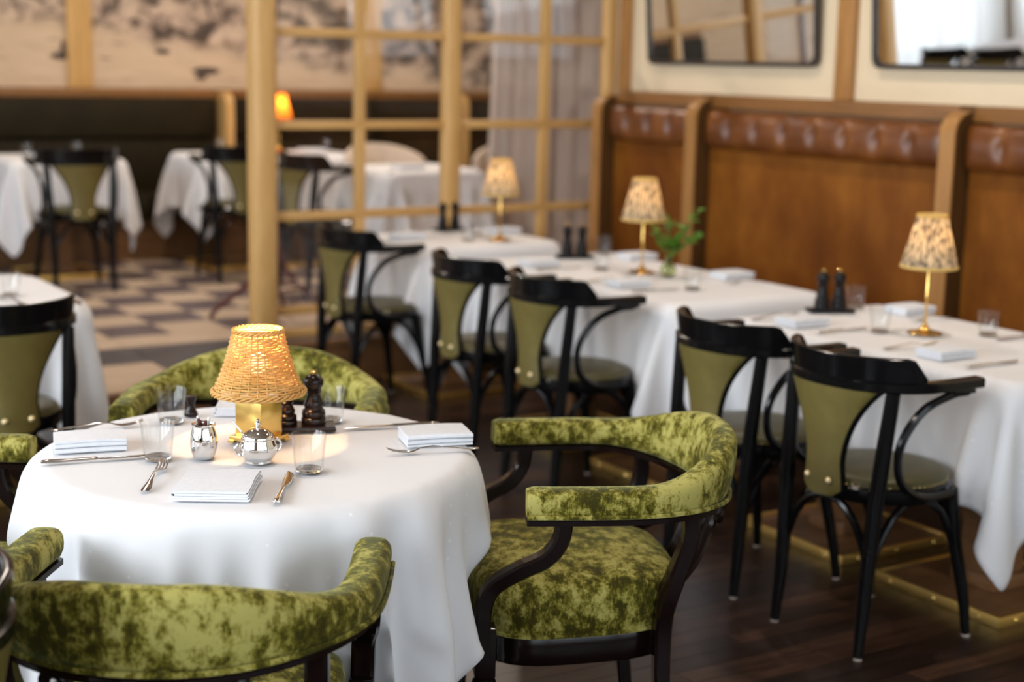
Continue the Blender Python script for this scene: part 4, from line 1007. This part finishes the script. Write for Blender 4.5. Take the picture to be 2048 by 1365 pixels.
for si, (dx, dy, hh) in enumerate(((.10, -.045, .275), (.055, -.05, .20), (.0, .01, .225), (-.055, .03, .19), (.10, -.085, .17), (.03, -.02, .16))):
    st = spline([(0, 0, .012), (dx*.12, dy*.12, .085), (dx*.5, dy*.5, .085+(hh-.085)*.5), (dx, dy, hh)], 6)
    so = MB().tube(st, [.0022-.0014*i/(len(st)-1) for i in range(len(st))], 5).build('stem', 'leaf', sg)
    for i in range(8, len(st)):
        for q in range(2):
            p = st[i]; L_ = rg.uniform(.030, .052)*(1 if i < len(st)-2 else .8); az = rg.uniform(0, 2*PI); el = rg.uniform(.1, 1.1)
            if leafm is None: leafm = MB().add(lv, lf).build('leaf', 'leaf', so, fix=False); o = leafm
            else: o = leafm.copy(); C.objects.link(o); o.parent = so
            o.location = p; o.scale = (L_, L_*1.2, L_); o.rotation_euler = (rg.uniform(-.5, .5), -el, az)

# ------------------------------------------------------------------ bentwood coat stand behind the partition
t = thing('coat_stand', 'reddish bentwood coat stand just behind the oak post, seen through glass', 'coat stand', (3.18, 7.42, PZ))
MB().tube([(0, 0, .32), (0, 0, 1.0), (0, 0, 1.85)], .019, 12).build('pole', 'red_mahogany', t)
for i in range(4):
    a = PI/4+i*PI/2+.2; c, s_ = math.cos(a), math.sin(a)
    MB().tube(spline([(.02*c, .02*s_, .62), (.035*c, .035*s_, .42), (.085*c, .085*s_, .26), (.20*c, .20*s_, .14), (.30*c, .30*s_, .06), (.335*c, .335*s_, .010)], 5), .0135, 8).build('leg', 'red_mahogany', t)
    MB().tube(spline([(.018*c, .018*s_, 1.55), (.05*c, .05*s_, 1.72), (.14*c, .14*s_, 1.70), (.20*c, .20*s_, 1.80), (.18*c, .18*s_, 1.88)], 5), .011, 8).build('hook', 'red_mahogany', t)
MB().tube([(.155*math.cos(a), .155*math.sin(a), .185) for a in np.linspace(0, 2*PI, 32, endpoint=False)], .009, 8, closed=True).build('ring', 'red_mahogany', t)

# beige upholstered chairs at the far table
def make_tub():
    t = thing('upholstered_chair', 'beige upholstered chair', 'chair')
    rows = []; 
    v = []; f = []; n = 24
    for k_ in range(n+1):
        a = PI+PI*k_/n; u = abs(k_/n-.5)*2; zt = .84-.10*u*u
        for (r, z) in ((.235, .40), (.235, zt-.02), (.25, zt), (.275, zt), (.29, zt-.02), (.27, .40)): v.append((r*math.cos(a), r*math.sin(a)*.95, z))
    for k_ in range(n):
        for j in range(6): f.append((k_*6+j, k_*6+(j+1) % 6, (k_+1)*6+(j+1) % 6, (k_+1)*6+j))
    f += [tuple(range(6)), tuple(n*6+j for j in range(6))]
    MB().add(v, f).build('backrest', 'beige_fabric', t, ang=.8)
    MB().box(-.23, .23, -.22, .24, .36, .48, .03).build('seat', 'beige_fabric', t)
    for sx in (-1, 1):
        for sy in (-1, 1): MB().tube([(sx*.19, sy*.18, .37), (sx*.205, sy*.20, 0)], [.018, .012], 8).build('leg', 'black_lacquer', t)
    return t
tb = make_tub(); place(tb, (4.62, 8.86, PZ), PI); tag(tb, 'beige upholstered chair behind the partition, left of the second oak post', 'chair', 'beige chairs')
dup(tb, (5.52, 8.75, PZ), PI*.8, 'beige upholstered chair behind the partition, between oak post and drapes', 'beige chairs')
